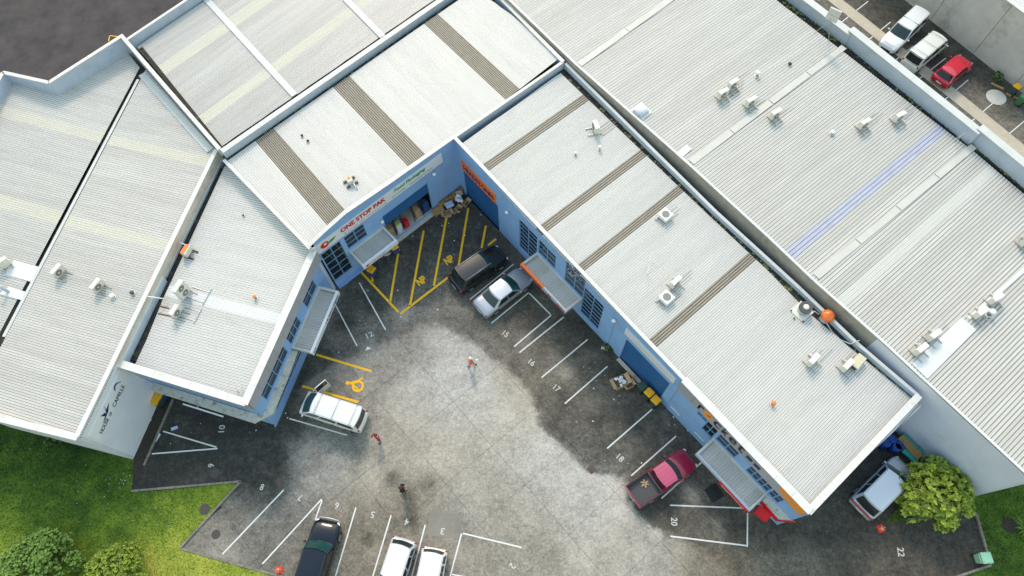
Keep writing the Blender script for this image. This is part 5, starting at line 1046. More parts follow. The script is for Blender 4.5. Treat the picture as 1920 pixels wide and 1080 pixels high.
        mb = MB(); mb.box(Vector((bx-.10,-hw+.11,bf_)),Vector((.08,0,0)),Vector((0,W-.22,0)),Vector((0,0,bh-bf_+.03))); sub(mb,'headboard','dgrey',False)
    return t, dict(front=front_, side=side_, sub=sub, roof=roof, hw=hw, x0=x0, x1=x1, xh=xh, belt=belt, zt=zt, hd=hd, c=c)
def c6(ox, oy, s): return sc_(ox,oy,s)
k1 = sc_(820,440,6.0); k3 = sc_(540,660,5.94); k4 = sc_(1160,820,7.71); k8 = sc_(1560,800,3.858); k9 = sc_(1620,0,4.91)
v, _ = vehicle('parked_suv','black SUV parked nose to the blue wall beside the yellow hatching','car', k1(195,560), k1(725,190), 4.75,1.88,1.68,'black', boot=.04, rack=0, sides=(.05,.34,.38,.66,.70,.94), slope=(.55,.45))
mb = MB(); 
for sg in (1,-1): mb.tube([(.75,sg*.66,1.72),(-1.6,sg*.66,1.74)], .02, n=5)
_['sub'](mb,'roof_rails','galv')
v, _ = vehicle('parked_car','silver liftback sedan parked under the orange canopy sign','car', k1(497,820), k1(975,450), 4.75,1.80,1.43,'silver', boot=.16, bootz=.93, hood=.25, slope=(.72,.75), belt=.90, hoodz=.82, roof_col='silverw', sides=(.05,.45,.49,.92), w1=.76)
v, D = vehicle('parked_van','white van with front door open, parked beside the wheelchair symbol','van', k3(815,762), k3(188,557), 4.70,1.70,1.95,'white', z=1.0, hood=.05, slope=(.85,.10), belt=1.05, hoodz=1.0, w1=.88, rack=3, sides=(.03,.24,.28,.60,.64,.94), nose=.05, roundf=.86)
mb = MB(); hx = D['x1']-.75; hy = -D['hw']; a = math.radians(62)
d_ = Vector((-math.cos(a),-math.sin(a),0)); nrm = Vector((-d_.y,d_.x,0)); mb.box(Vector((hx,hy,.35)), d_*1.05, nrm*.07, Vector((0,0,.72))); mb.box(Vector((hx,hy,1.07)), d_*.08, nrm*.06, Vector((0,0,.78))); mb.box(Vector((hx,hy,1.78)), d_*.98, nrm*.06, Vector((0,0,.07))); mb.box(Vector((hx,hy,1.07))+d_*.97, d_*.07, nrm*.06, Vector((0,0,.74)))
door = D['sub'](mb,'open_door',PT['white'],False,label='open front door swung out over the yellow line'); mb = MB(); mb.box(Vector((hx,hy,1.08))+d_*.08+nrm*.02, d_*.89, nrm*.02, Vector((0,0,.70))); D['sub'](mb,'door_glass','cglass',False,door); mb = MB(); mb.box(Vector((hx,hy,.40))+d_*.05+nrm*.071, d_*.93, nrm*.01, Vector((0,0,.62))); D['sub'](mb,'door_lining','dgrey',False,door)
v, D = vehicle('parked_pickup','dark red pickup truck with open black tray holding a tan garment','pickup truck', k4(215,862), k4(1045,285), 5.0,1.72,1.55,'maroon', z=.85, hood=.27, slope=(.48,.12), belt=.98, hoodz=.92, bed=(-.62,1.02,.66), roof_ribs=5, roof_col='maroon_sheen', w1=.84, sides=(.08,.60,.66,.92))  # sky reflection painted into the roof and rib colour as lighter pink
mb = MB(); 
for k in range(6): a = k*1.1; mb.ball((-1.25+.16*math.cos(a),.30+.18*math.sin(a),.72),.16,.07,.05,n=7,k=4,rot=a)
o = mb.build('garment','card',None,True,label='crumpled tan garment lying in the black tray of the dark red pickup',cat='garment'); o.matrix_world = v.matrix_world; o.location = v.location
def dirfront(front_px, along_px, L, z=.9):
    A = P(*front_px, z); B = P(*along_px, z); d = (B-A).normalized(); q = A+d*L; return A, q
def veh2(*args, end='front', top=None, along=None, L=4.5, z=.9, **kw):
    A, q = dirfront(top, along, L, z)
    def topx(v): c_ = ROT.transposed() @ (v-Vector((0,0,HCAM))); return (CX+FPX*c_.x/-c_.z, CY-FPX*c_.y/-c_.z)
    f, r = (A,q) if end == 'front' else (q,A); return vehicle(*args, topx(r), topx(f), L=L, z=z, **kw)
k2 = sc_(480,820,3.692)
v, D = veh2('parked_four_wheel_drive','dark navy four wheel drive parked at the bottom of the yard','car', top=k2(500,572), along=k2(385,960), L=4.85, end='front', W=1.88,H=1.80,pt='navy', belt=1.02,hoodz=1.0, hood=.27, slope=(.62,.25), roundf=.80, wheelr=.38, w1=.84, rack=0)
mb = MB(); mb.tube([(D['x1']-.02,-.85,.62),(D['x1']+.10,-.55,.70),(D['x1']+.13,0,.72),(D['x1']+.10,.55,.70),(D['x1']-.02,.85,.62)],.05,n=7); D['sub'](mb,'bull_bar','galv')
v, D = veh2('parked_car','silver white hatchback with blue tinted windscreen at the bottom edge','car', top=k2(1030,700), along=k2(945,960), L=4.25, end='rear', W=1.74,H=1.50,pt='silverw', slope=(.6,.35), boot=.03, roof_col='white')
v, D = veh2('parked_wagon','white station wagon between the painted 3 and the hatchback','car', top=k2(1240,765), along=k2(1200,960), L=4.55, end='rear', W=1.74,H=1.52,pt='white', slope=(.6,.25), boot=.02)
v, D = vehicle('parked_people_mover','silver people mover half under the yellow green tree','car', k8(215,600), k8(545,268), 4.80,1.84,1.75,'silverw', z=.9, hood=.20, slope=(.65,.40), belt=1.0, hoodz=.90, roof_col='silverw', w1=.82, boot=.02, sides=(.06,.30,.34,.62,.66,.95))
mb = MB(); mb.box(Vector((D['x0']-.01,-.78,.84)),Vector((.10,0,0)),Vector((0,1.56,0)),Vector((0,0,.12))); D['sub'](mb,'lamp_bar','lamp_r',False)
v, D = vehicle('parked_pickup','white pickup truck with matching canopy in the rear car park','pickup truck', k9(545,110), k9(180,455), 5.15,1.80,1.80,'white', z=.9, hood=.26, slope=(.60,.08), belt=1.02, hoodz=.98, w1=.84, sides=(.06,.27,.30,.50,.60,.94), glassm='cglass')
mb = MB(); mb.box(Vector((-.38,-.74,1.80)),Vector((.03,0,0)),Vector((0,1.48,0)),Vector((0,0,.05))); D['sub'](mb,'canopy_gap','dgrey',False)
v, D = vehicle('parked_van','white van with three roof bars in the rear car park','van', k9(395,610), k9(745,320), 4.70,1.70,1.97,'cream', z=1.0, hood=.10, slope=(.55,.10), belt=1.08, hoodz=1.0, w1=.88, rack=3, sides=(.03,.24,.28,.60,.64,.94), roundf=.86)
v, D = vehicle('parked_car','bright red hatchback in the rear car park','car', k9(690,750), k9(965,520), 4.05,1.72,1.48,'red', z=.8, slope=(.6,.35), boot=.03)

# ================================================================ ROOF PLANT
def ac_proto(name, label, cat, w=.85, d=.34, h=.62, fans=1, rails=True, m='ac', top_fan=False, legh=.18):
    t = thing(name, label, cat, (0,0,0)); G = lambda mb, nm, mt, sm=False: setp(_lk(mb.mesh(nm, mt, sm), nm, t))
    def _lk(me, nm, par): o = bpy.data.objects.new(nm, me); COL.objects.link(o); o.parent = par; return o
    mb = MB(); mb.box(Vector((-d/2,-w/2,legh)),Vector((d,0,0)),Vector((0,w,0)),Vector((0,0,h))); me = mb.mesh('casing', m, False, .025); _lk(me,'casing',t)
    for k in range(fans):
        if top_fan: mb = MB(); mb.disc((0,0), min(w,d)*.34, legh+h+.004, n=20, h=.02); _lk(mb.mesh('fan_grille','acdk'),'fan_grille',t)
        else:
            zc = legh+h*(k+.5)/fans; r = min(w*.36, h/fans*.40); yc = 0 if fans > 1 else -w*.10; pts = [Vector((d/2+.012,yc+r*math.cos(a*.3142),zc+r*math.sin(a*.3142))) for a in range(20)]; mb = MB(); mb.poly(pts); g_ = _lk(mb.mesh('fan_grille','acdk'),'fan_grille',t)
            mb = MB(); mb.poly([Vector((d/2+.018,yc+r*.28*math.cos(a*.5236),zc+r*.28*math.sin(a*.5236))) for a in range(12)]); o = _lk(mb.mesh('hub',m),'hub',g_)
            mb = MB(); 
            for a in range(8): mb.tube([Vector((d/2+.02,yc+r*.28*math.cos(a*.785),zc+r*.28*math.sin(a*.785))),Vector((d/2+.02,yc+r*math.cos(a*.785),zc+r*math.sin(a*.785)))],.006,n=4)
            _lk(mb.mesh('guard','grey'),'guard',g_)
    for s in (-1,1):
        mb = MB(); mb.box(Vector((-d/2-.25,s*w*.36-.03,.03)),Vector((d+.75 if rails else d+.35,0,0)),Vector((0,.06,0)),Vector((0,0,.06)))
        mb.box(Vector((-d/2+.02,s*w*.36-.025,.09)),Vector((.05,0,0)),Vector((0,.05,0)),Vector((0,0,legh-.09))); mb.box(Vector((d/2-.07,s*w*.36-.025,.09)),Vector((.05,0,0)),Vector((0,.05,0)),Vector((0,0,legh-.09))); _lk(mb.mesh('support_rail','galv'),'support_rail',t)
    mb = MB(); mb.tube([(-d/2-.01,w*.3,legh+.25),(-d/2-.12,w*.3,legh+.24),(-d/2-.16,w*.34,.15),(-d/2-.22,w*.5,.03)],.028,n=6); _lk(mb.mesh('pipe','acw',True),'pipe',t)
    return t
def put(proto, plane, px, dirpx, label, group=None, first=[]):
    p = plane.at(*px); q = plane.at(px[0]+dirpx[0],px[1]+dirpx[1]); rz = math.atan2(q.y-p.y,q.x-p.x)
    key = proto.name
    if key not in first: first.append(key); proto.location = (p.x,p.y,p.z+.035); proto.rotation_euler = (0,0,rz); proto['label'] = label; 
    else: proto = copy_tree(proto, (p.x,p.y,p.z+.035), rz, label)
    if group: proto['group'] = group
    return proto
gA = 'air conditioning units on the roofs'
A1 = ac_proto('air_conditioner','x','air conditioner'); A2 = ac_proto('air_conditioner','x','air conditioner', w=.95, h=1.25, fans=2, d=.36); A3 = ac_proto('air_conditioner','x','air conditioner', w=.80, d=.80, h=.30, top_fan=True, legh=.14, rails=False, m='acw')
put(A1, HEp, (117,514), (10,5), 'cream air conditioner nearest the dark valley on the left roof', gA); put(A1, HEp, (190,541), (10,5), 'cream air conditioner right of its twin on the left roof', gA); put(A1, HWp, (14,500), (-6,-8), 'pale air conditioner on the white flashing at the left picture edge', gA)
put(A2, W_plane, (350,553), (10,4), 'tall air conditioner with two grey fans on the small left wing', gA); put(A1, W_plane, (336,589), (10,4), 'low white air conditioner below the two fan unit on the small left wing', gA)
put(A1, R_plane, (1116,246), (-10,2), 'white air conditioner near the mossy gutter at the top of the long wing', gA); put(A3, R_plane, (1246,408), (8,-7), 'square unit with its round fan opening showing, beside the third brown strip', gA); put(A3, R_plane, (1248,562), (8,-7), 'square white air conditioner with grey round fan on top', gA)
put(A1, R_plane, (1264,535), (10,9), 'slim white air conditioner behind the square one with the round fan', gA); put(A1, R_plane, (1519,680), (10,9), 'white air conditioner with bent pipe above the street end', gA); put(A1, R_plane, (1582,690), (10,9), 'white air conditioner beside the beige box near the rear gutter', gA)
for px, d, l in (((1352,184),(10,10),'white air conditioner, lower left of the pair on the grey warehouse roof'),((1371,166),(10,10),'white air conditioner, upper right of the pair on the grey warehouse roof'),((1404,199),(10,10),'lone air conditioner just right of the pair on the warehouse roof'),((1450,222),(10,10),'air conditioner with black pipe between the lone unit and the one farther right'),((1615,240),(10,10),'air conditioner left of the last unit before the blue skylight strip'),((1680,227),(10,10),'air conditioner closest above the blue skylight strip'),
    ((1718,660),(10,10),'lower left unit beside the white flashing at the warehouse corner'),((1743,634),(10,10),'second unit from the warehouse corner beside the white flashing'),((1830,592),(10,10),'third unit from the warehouse corner, past the wide flashing end'),((1858,566),(10,10),'fourth and farthest unit from the warehouse corner')): put(A1, E_plane, px, d, l, gA)
put(A1, E_plane, (1916,458), (10,10), 'air conditioner cut off by the right picture edge beside the antenna', gA)
def rp(plane, px, lift=.035): p = plane.at(*px); return Vector((p.x,p.y,p.z+lift))
def support_frame(plane, px, L, w, label):
    p = rp(plane, px); q = rp(plane,(px[0]+10,px[1]+3)); d = (q-p).normalized(); n = Vector((-d.y,d.x,0)); t = thing('support_frame', label, 'frame', p); mb = MB()
    for s in (-1,1): mb.tube([p+n*s*w/2, p+n*s*w/2+d*L], .03, n=5)
    mb.build('rail','galv',t); mb = MB(); mb.tube([p+d*L-n*w*.8, p+d*L+n*w*.8], .035, n=5); mb.build('cross_rail','galv',t)
support_frame(W_plane,(355,548),1.4,.8,'galvanised frame right of the tall two fan air conditioner'); support_frame(W_plane,(342,585),1.2,.7,'galvanised frame beside the low white air conditioner')
# orange box with white pipe over the gutter
p = rp(W_plane,(355,476)); t = thing('vent_box','orange fronted metal box on feet beside the dark gutter','vent',p,math.radians(160)); 
def loc(t, mb, nm, m, **k): o = bpy.data.objects.new(nm, mb.mesh(nm, m, k.pop('smooth',False), k.pop('bevel',0))); COL.objects.link(o); o.parent = k.pop('parent',None) or t; return setp(o, **k)
mb = MB(); mb.box(Vector((-.2,-.38,.15)),Vector((.36,0,0)),Vector((0,.76,0)),Vector((0,0,.5))); loc(t,mb,'casing','ac',bevel=.02); mb = MB(); mb.box(Vector((.161,-.38,.15)),Vector((.03,0,0)),Vector((0,.76,0)),Vector((0,0,.52))); loc(t,mb,'front_panel','orange'); mb = MB(); mb.box(Vector((-.1,-.37,.651)),Vector((.28,0,0)),Vector((0,.74,0)),Vector((0,0,.02))); loc(t,mb,'lid','orange')
for s in (-1,1): mb = MB(); mb.box(Vector((-.55,s*.3-.04,.0)),Vector((.8,0,0)),Vector((0,.08,0)),Vector((0,0,.1))); loc(t,mb,'foot','black')
def pipe(px, zs, r, label, m='acw', cat='pipe'):
    pts = [P(a,b,z) for (a,b),z in zip(px,zs)]; mb = MB(); mb.tube(pts, r, n=7); mb.build('pipe', m, smooth=True, label=label, cat=cat)
pipe([(334,453),(345,458),(356,460)],[6.1,6.15,6.0],.035,'short white pipe running over the parapet to the orange box'); pipe([(275,556),(292,558),(312,561)],[6.6,6.4,5.9],.045,'white pipe crossing the dark gutter above the low air conditioner')
# twin feet vent on the middle roof
p = rp(C_plane,(658,343)); t = thing('roof_ventilator','small white ventilator with orange top and four dark feet on the middle roof','ventilator',p,.6); mb = MB(); mb.box(Vector((-.18,-.22,.12)),Vector((.36,0,0)),Vector((0,.44,0)),Vector((0,0,.35))); loc(t,mb,'casing','ac',bevel=.03); mb = MB(); mb.box(Vector((-.1,.0,.471)),Vector((.2,0,0)),Vector((0,.2,0)),Vector((0,0,.05))); loc(t,mb,'orange_cap','orange2')
for a,b in ((-.32,-.25),(.32,-.25),(-.32,.25),(.32,.25)): mb = MB(); mb.box(Vector((a-.13,b-.07,0)),Vector((.26,0,0)),Vector((0,.14,0)),Vector((0,0,.12))); loc(t,mb,'foot','dgrey')
mb = MB(); mb.tube([(.1,-.25,.2),(.1,-.6,.15),(.12,-.75,.02)],.05,n=7); loc(t,mb,'duct','ac',smooth=True)
def cowl(plane, px, r, h, label, m='galv', cap_m='white', cat='vent'):
    p = rp(plane,px,0); t = thing('roof_vent',label,cat,p); mb = MB(); mb.disc((0,0),r*1.7,.03,n=12,h=.03); loc(t,mb,'flange','flash'); mb = MB(); mb.tube([(0,0,.04),(0,0,h)],r,n=12); loc(t,mb,'pipe',m,smooth=True); mb = MB(); mb.ball((0,0,h+.03),r*1.5,r*1.5,r*.8,n=12); loc(t,mb,'cap',cap_m,smooth=True); return t
cowl(R_plane,(1124,281),.09,.35,'small white capped vent pipe below the top air conditioner'); cowl(R_plane,(1079,290),.08,.2,'small vent with rusty stain on the long wing roof','rust'); cowl(R_plane,(1448,758),.10,.26,'little orange and grey vent alone on the street end roof','dgrey','orange'); cowl(W_plane,(480,560),.09,.3,'orange topped vent at the white flashing of the left wing','grey','orange'); cowl(E_plane,(1419,143),.13,.35,'white capped vent pipe right of the paired air conditioners','galv','white'); cowl(E_plane,(1853,590),.15,.45,'white cowl vent beside the fourth warehouse unit','grey','white'); cowl(E_plane,(1559,251),.12,.2,'white vent with orange mark above the blue strip','grey','white'); cowl(HEp,(213,557),.12,.2,'small white vent right of the second cream unit'); cowl(HEp,(250,551),.10,.2,'tiny dark vent near the brown wall gap','dgrey','dgrey'); cowl(C_plane,(567,256),.07,.12,'upper of two tiny black vents on the middle roof','black','black'); cowl(C_plane,(578,266),.07,.12,'lower of two tiny black vents on the middle roof','black','black'); cowl(W_plane,(457,405),.05,.1,'tiny black roof bolt vent on the left wing','black','black')
cowl(E_plane,(1480,122),.10,.12,'small dark vent near the rear parapet','black','black')
# round exhaust and orange dome
p = rp(R_plane,(1505,583)); t = thing('exhaust_vent','round steel exhaust with white centre on a square flashing near the orange dome','vent',p,.7); mb = MB(); mb.box(Vector((-.65,-.55,.0)),Vector((1.1,0,0)),Vector((0,1.1,0)),Vector((0,0,.04))); loc(t,mb,'flashing','ac'); mb = MB(); mb.tube([(0,0,.04),(0,0,.45)],[.38,.36],n=20); loc(t,mb,'collar','galv'); mb = MB(); mb.tube([(0,0,.45),(0,0,.60)],.43,n=20); loc(t,mb,'ring','dgrey'); mb = MB(); mb.ball((0,0,.62),.2,.2,.12,n=14); loc(t,mb,'hub','white',smooth=True)
for a,b in ((-.62,-.5),(-.62,.5),(-.9,0)): mb = MB(); mb.disc((a,b),.05,.0,n=6,h=.12); loc(t,mb,'bolt','black')
p = rp(R_plane,(1546,598),0); t = thing('dome_vent','glossy orange onion shaped dome beside the rear parapet','vent',p); mb = MB(); mb.tube([(0,0,-.5),(0,0,.35)],[.34,.30],n=16); loc(t,mb,'base','parap'); mb = MB(); mb.tube([(0,0,.30),(0,0,.42),(0,0,.62),(0,0,.80),(0,0,.92)],[.30,.43,.43,.29,.04],n=22); loc(t,mb,'dome',mat('orange_gloss',(.75,.16,.01),.12,coat=1),smooth=True)
for k in range(8):
    a = k*.785; mb = MB(); mb.tube([Vector((r_*math.cos(a),r_*math.sin(a),z_)) for r_,z_ in ((.31,.30),(.44,.42),(.44,.62),(.30,.80),(.05,.93))],.012,n=4); loc(t,mb,'seam','orange')
pipe([(1517,582),(1528,584),(1536,590)],[6.3,6.5,6.5],.025,'thin grey hose from the steel exhaust to the orange dome','galv'); pipe([(1550,606),(1560,622),(1576,637),(1594,645),(1612,638)],[6.2,5.7,5.6,5.8,6.25],.035,'curved grey hose from the orange dome over the gutter','galv')
p = rp(R_plane,(1602,680)); t = thing('beige_unit','beige open fronted box unit beside the rear gutter','air conditioner',p,math.radians(-45)); mb = MB(); mb.box(Vector((-.2,-.5,.35)),Vector((.55,0,0)),Vector((0,1.0,0)),Vector((0,0,.10))); mb.box(Vector((-.2,-.5,.05)),Vector((.06,0,0)),Vector((0,1.0,0)),Vector((0,0,.30))); mb.box(Vector((.29,-.5,.05)),Vector((.06,0,0)),Vector((0,1.0,0)),Vector((0,0,.30))); loc(t,mb,'casing',mat('ac_beige',(.62,.56,.40),.6)); mb = MB(); mb.box(Vector((-.14,-.46,.05)),Vector((.43,0,0)),Vector((0,.92,0)),Vector((0,0,.28))); loc(t,mb,'coil','dgrey')
# skylight dome on patch
p = rp(E_plane,(1201,210)); t = thing('roof_dome','white square based dome on a white flashing beside the concrete wall','roof dome',p,math.radians(-48)); mb = MB(); mb.box(Vector((-.42,-.42,.02)),Vector((.84,0,0)),Vector((0,.84,0)),Vector((0,0,.2))); loc(t,mb,'kerb_frame','parap'); mb = MB(); mb.ball((0,0,.22),.46,.46,.26,n=16,k=8); loc(t,mb,'dome','signw',smooth=True)
# panel antenna on a tripod mast, TV antennas
p = rp(E_plane,(1556,62)); top = P(1556.5,41,8.7); t = thing('panel_antenna','flat grey mesh antenna on a braced pole by the rear parapet','antenna',p); mb = MB(); mb.tube([p,p.lerp(top,1.25)],.03,n=6); mb.build('mast','galv',t); mb = MB(); mb.tube([top, rp(E_plane,(1527,61))],.02,n=5); mb.tube([top, rp(E_plane,(1553,80))],.02,n=5); mb.build('stay','galv',t)
u_ = Vector((.8,-.6,0)); base = top+Vector((0,.0,.2)); mb = MB()
for i in range(2): mb.box(base-u_*.45+UPV*(.55*i), u_*.9, Vector((-.1,-.12,0)), UPV*.5)
mb.build('panel','flashg',t)
def tv_antenna(plane, px, label, L=1.2, rz=.6, n=7, h=.9):
    p = rp(plane,px,0); t = thing('tv_antenna',label,'antenna',p,rz); mb = MB(); mb.tube([(0,0,0),(0,0,h)],.018,n=5); loc(t,mb,'mast','galv'); mb = MB(); mb.tube([(-L/2,0,h),(L/2,0,h)],.014,n=5); loc(t,mb,'boom','galv'); 
    for k in range(n): x = -L/2+L*k/(n-1); l = .14+.22*k/(n-1); mb = MB(); mb.tube([(x,-l,h),(x,l,h)],.009,n=4); loc(t,mb,'rod','galv')
tv_antenna(E_plane,(1790,268),'thin television antenna near the gutter above the grey flashing'); tv_antenna(R_plane,(1213,512),'thin television antenna on the long wing left of the slim unit',.9,1.2,5,.7); tv_antenna(W_plane,(332,612),'thin dark antenna below the low air conditioner of the left wing',.9,1.2,4,.4); tv_antenna(E_plane,(1908,448),'antenna at the right picture edge beside the cut off unit'); tv_antenna(W_plane,(448,735),'thin aerial at the lower corner of the left wing roof',.7,.3,3,.3)
M['run'] = mat('dirt_run', (0.36,0.335,0.30), 0.8, noise=0.3, nscale=3)
def run(parent, plane, px, L, w, ribs):
    a = plane.at(*px); d = (plane.at(*ribs[1])-plane.at(*ribs[0])).normalized(); n = Vector((-d.y,d.x,0)).normalized(); mb = MB()
    for k in range(4):
        o = n*(k-1.5)*w*.30+n*random.uniform(-.03,.03); l = L*random.uniform(.4,1.0); h = UPV*.034; mb.poly([a+o-n*.03+h, a+o+n*.03+h, a+o+n*.012+d*l+h, a+o-n*.012+d*l+h])
    me = mb.mesh('dirt_run','run')
    if me.polygons[0].normal.z < 0: me.flip_normals()
    link('dirt_run', me, parent, kind='stuff')
rbR = ((1015,420.5),(1197.6,283)); rbE = ((1500,446.5),(1755,236))
for px in ((1124,250),(1256,402),(1258,556),(1275,528),(1530,672),(1592,682)): run(rb, R_plane, px, random.uniform(1.0,2.2), .7, rbR)
for px in ((1360,178),(1380,160),(1412,194),(1458,216),(1624,234),(1690,220),(1728,652),(1752,627)): run(eb, E_plane, px, random.uniform(1.0,2.5), .7, rbE)
# flashing strips on west roofs, flue
roof_patch(hb, HWp, [(27,488),(77,502),(63,530),(8,515)]); roof_patch(hb, HWp, [(17,538),(50,548),(44,564),(0,552)])
p = rp(HWp,(17,548)); t = thing('flue','blue grey flue with rusty orange cap at the left picture edge','flue',p); mb = MB(); mb.tube([(0,0,0),(-.25,.12,1.0)],.10,n=10); loc(t,mb,'pipe','parap',smooth=True); mb = MB(); mb.ball((-.27,.13,1.05),.17,.17,.12); loc(t,mb,'cap','orange',smooth=True)
roof_patch(wbd, W_plane, [(300,573),(318,578),(317,580),(299,575)], 'rust', .03, 'rust_streak'); roof_patch(wbd, W_plane, [(297,587),(322,592),(321,594),(296,589)], 'rust', .03, 'rust_streak')

# ================================================================ BINS, CONES, PACKAGING
def bin_proto(body, lid, label):
    t = thing('wheelie_bin', label, 'bin'); mb = MB(); b = [(-.22,-.22),(.22,-.22),(.22,.22),(-.22,.22)]; tp = [(-.29,-.29),(.29,-.29),(.29,.29),(-.29,.29)]; i = 0
    mb.v = [Vector((x,y,.06)) for x,y in b]+[Vector((x,y,.95)) for x,y in tp]; mb.f = [(3,2,1,0),(4,5,6,7),(0,1,5,4),(1,2,6,5),(2,3,7,6),(3,0,4,7)]; mb.m = [0]*6; loc(t,mb,'body',body,bevel=.02)
    mb = MB(); mb.v = [Vector((x*1.08,y*1.08,.955)) for x,y in tp]+[Vector((x*.85,y*.85,1.05)) for x,y in tp]; mb.f = [(3,2,1,0),(4,5,6,7),(0,1,5,4),(1,2,6,5),(2,3,7,6),(3,0,4,7)]; mb.m = [0]*6; loc(t,mb,'lid',lid,bevel=.025)
    mb = MB(); mb.tube([(-.36,-.22,.93),(-.36,.22,.93)],.02,n=6); loc(t,mb,'handle',body)
    for s in (-1,1): mb = MB(); mb.tube([(-.25,s*.25-.03,.10),(-.25,s*.25+.03,.10)],.10,n=12); loc(t,mb,'wheel','rubber')
    return t
def put_bin(t, px, deg, label, group=None, z=.95, scale=None):
    p = P(*px, z); t.location = (p.x,p.y,0); t.rotation_euler = (0,0,math.radians(deg)); t['label'] = label
    if group: t['group'] = group
    if scale: t.scale = scale
    return t
BY = bin_proto('bing','yellow','x'); put_bin(BY,(1217.5,736),132,'yellow lidded bin between the dark green bin and the other yellow one','wheelie bins'); b2 = copy_tree(BY,(0,0,0)); put_bin(b2,(1230,750),132,'yellow lidded bin farthest from the dark green bin, by the door corner','wheelie bins')
b3 = bin_proto('bing','bing','x'); put_bin(b3,(1205,723),128,'dark green bin against the blue roller door','wheelie bins'); b4 = bin_proto('binb','yellow','x'); put_bin(b4,(739,462),120,'yellow lidded blue bin right of the small canopy','wheelie bins'); b5 = copy_tree(b4,(0,0,0)); put_bin(b5,(696,505),150,'yellow lidded bin mostly hidden below the small canopy','wheelie bins')
b6 = copy_tree(BY,(0,0,0)); put_bin(b6,(291,751),165,'yellow lidded bin with green body by the pale grey wall','wheelie bins'); b7 = copy_tree(b4,(0,0,0)); put_bin(b7,(297,740.5),165,'yellow lidded blue bin tucked under the stained ledge','wheelie bins')
b8 = copy_tree(BY,(0,0,0)); put_bin(b8,(1908,162),130,'yellow lidded dark bin in the rear car park','wheelie bins'); b9 = bin_proto(mat('bin_green',(.06,.22,.10),.5),mat('bin_green2',(.08,.27,.13),.5),'x'); put_bin(b9,(1921,181),130,'all green bin at the right picture edge in the rear car park','wheelie bins'); b10 = bin_proto('binl','binl','x'); put_bin(b10,(1850,1046),5,'pale green bin standing on the corner of bay 22','wheelie bins', scale=(1.15,1.15,1))
def cone(px, label, rz=.3):
    p = P(*px); t = thing('traffic_cone', label, 'traffic cone', (p.x,p.y,0), rz); mb = MB(); mb.box(Vector((-.24,-.24,0)),Vector((.48,0,0)),Vector((0,.48,0)),Vector((0,0,.05))); loc(t,mb,'base',mat('cone_red',(.80,.03,.03),.5),bevel=.02)
    mb = MB(); mb.tube([(0,0,.05),(0,0,.62)],[.16,.035],n=16); loc(t,mb,'cone','lamp_o'); mb = MB(); mb.tube([(0,0,.28),(0,0,.42)],[.113,.083],n=16); loc(t,mb,'white_band','white')
cone((1651,991),'red based traffic cone behind the silver people mover'); cone((523,1070),'orange red traffic cone at the bottom left kerb',.1)
def drum(px, label, z=.85):
    p = P(*px,z); t = thing('drum', label, 'drum', (p.x,p.y,0)); mb = MB(); mb.tube([(0,0,0),(0,0,.28),(0,0,.30),(0,0,.33),(0,0,.56),(0,0,.58),(0,0,.61),(0,0,.88)],[.27,.28,.295,.28,.28,.295,.28,.27],n=24); loc(t,mb,'shell','drum',smooth=True); mb = MB(); mb.tube([(0,0,.865),(0,0,.90)],.285,n=24); loc(t,mb,'lid','drum'); mb = MB(); mb.disc((.14,0),.035,.90,n=8,h=.02); loc(t,mb,'bung','black')
drum(k8(438,90),'blue plastic drum nearest the pale wall corner'); drum(k8(490,136),'blue drum in front beside the teal shelf'); drum(k8(398,118),'blue drum half hidden under the roof edge'); drum(k8(452,158),'blue drum lowest of the cluster beside the people mover',.5)
def plank(name, label, cat, a, b, za, zb, w, th, m):
    A = P(*a,za); B = P(*b,zb); d = (B-A); n = Vector((-d.y,d.x,0)).normalized(); mb = MB(); mb.box(A-n*w/2, d, n*w, Vector((0,0,th))); mb.build(name, m, label=label, cat=cat)
plank('teal_plank','long teal plank lying between the drums and the tree','plank',k8(510,172),k8(612,258),.5,.5,.32,.12,'teal')
A = P(*k8(560,150),.6); t = thing('storage_box','brown topped box with a teal side against the pale wall','box',A); d = (P(*k8(600,195),.6)-P(*k8(505,95),.6)).normalized(); n = Vector((-d.y,d.x,0)); mb = MB(); mb.box(A-d*.85-n*.28-UPV*.6, d*1.7, n*.56, UPV*.75); mb.build('carton','wood',t); mb = MB(); mb.box(A-d*.9+n*.29-UPV*.6, d*1.8, n*.08, UPV*.85); mb.build('teal_side','teal',t)
def open_box(px, s, rz, label, z=0.0, m='card', tilt=0.0, zc=0.3):
    p = P(*px, zc); t = thing('cardboard_box', label, 'box', (p.x,p.y,z), rz); a,b,h = s; mb = MB()
    mb.box(Vector((-a/2,-b/2,0)),Vector((a,0,0)),Vector((0,b,0)),Vector((0,0,.02)))
    for q in ((Vector((-a/2,-b/2,.02)),Vector((a,0,0)),Vector((0,.02,0))),(Vector((-a/2,b/2-.02,.02)),Vector((a,0,0)),Vector((0,.02,0))),(Vector((-a/2,-b/2+.02,.02)),Vector((.02,0,0)),Vector((0,b-.04,0))),(Vector((a/2-.02,-b/2+.02,.02)),Vector((.02,0,0)),Vector((0,b-.04,0)))): mb.box(q[0],q[1],q[2],Vector((0,0,h)))
    loc(t,mb,'carton',m)
    for s_,v_ in ((1,Vector((a*.3,0,.10))),(-1,Vector((-a*.3,0,.05)))): mb = MB(); o0 = Vector((s_*a/2,-b/2+.01,h+.022)); mb.box(o0, v_, Vector((0,b-.02,0)), Vector((0,0,.012))); loc(t,mb,'flap',m)
    if tilt: t.rotation_euler = (tilt,tilt*.5,rz)
    return t
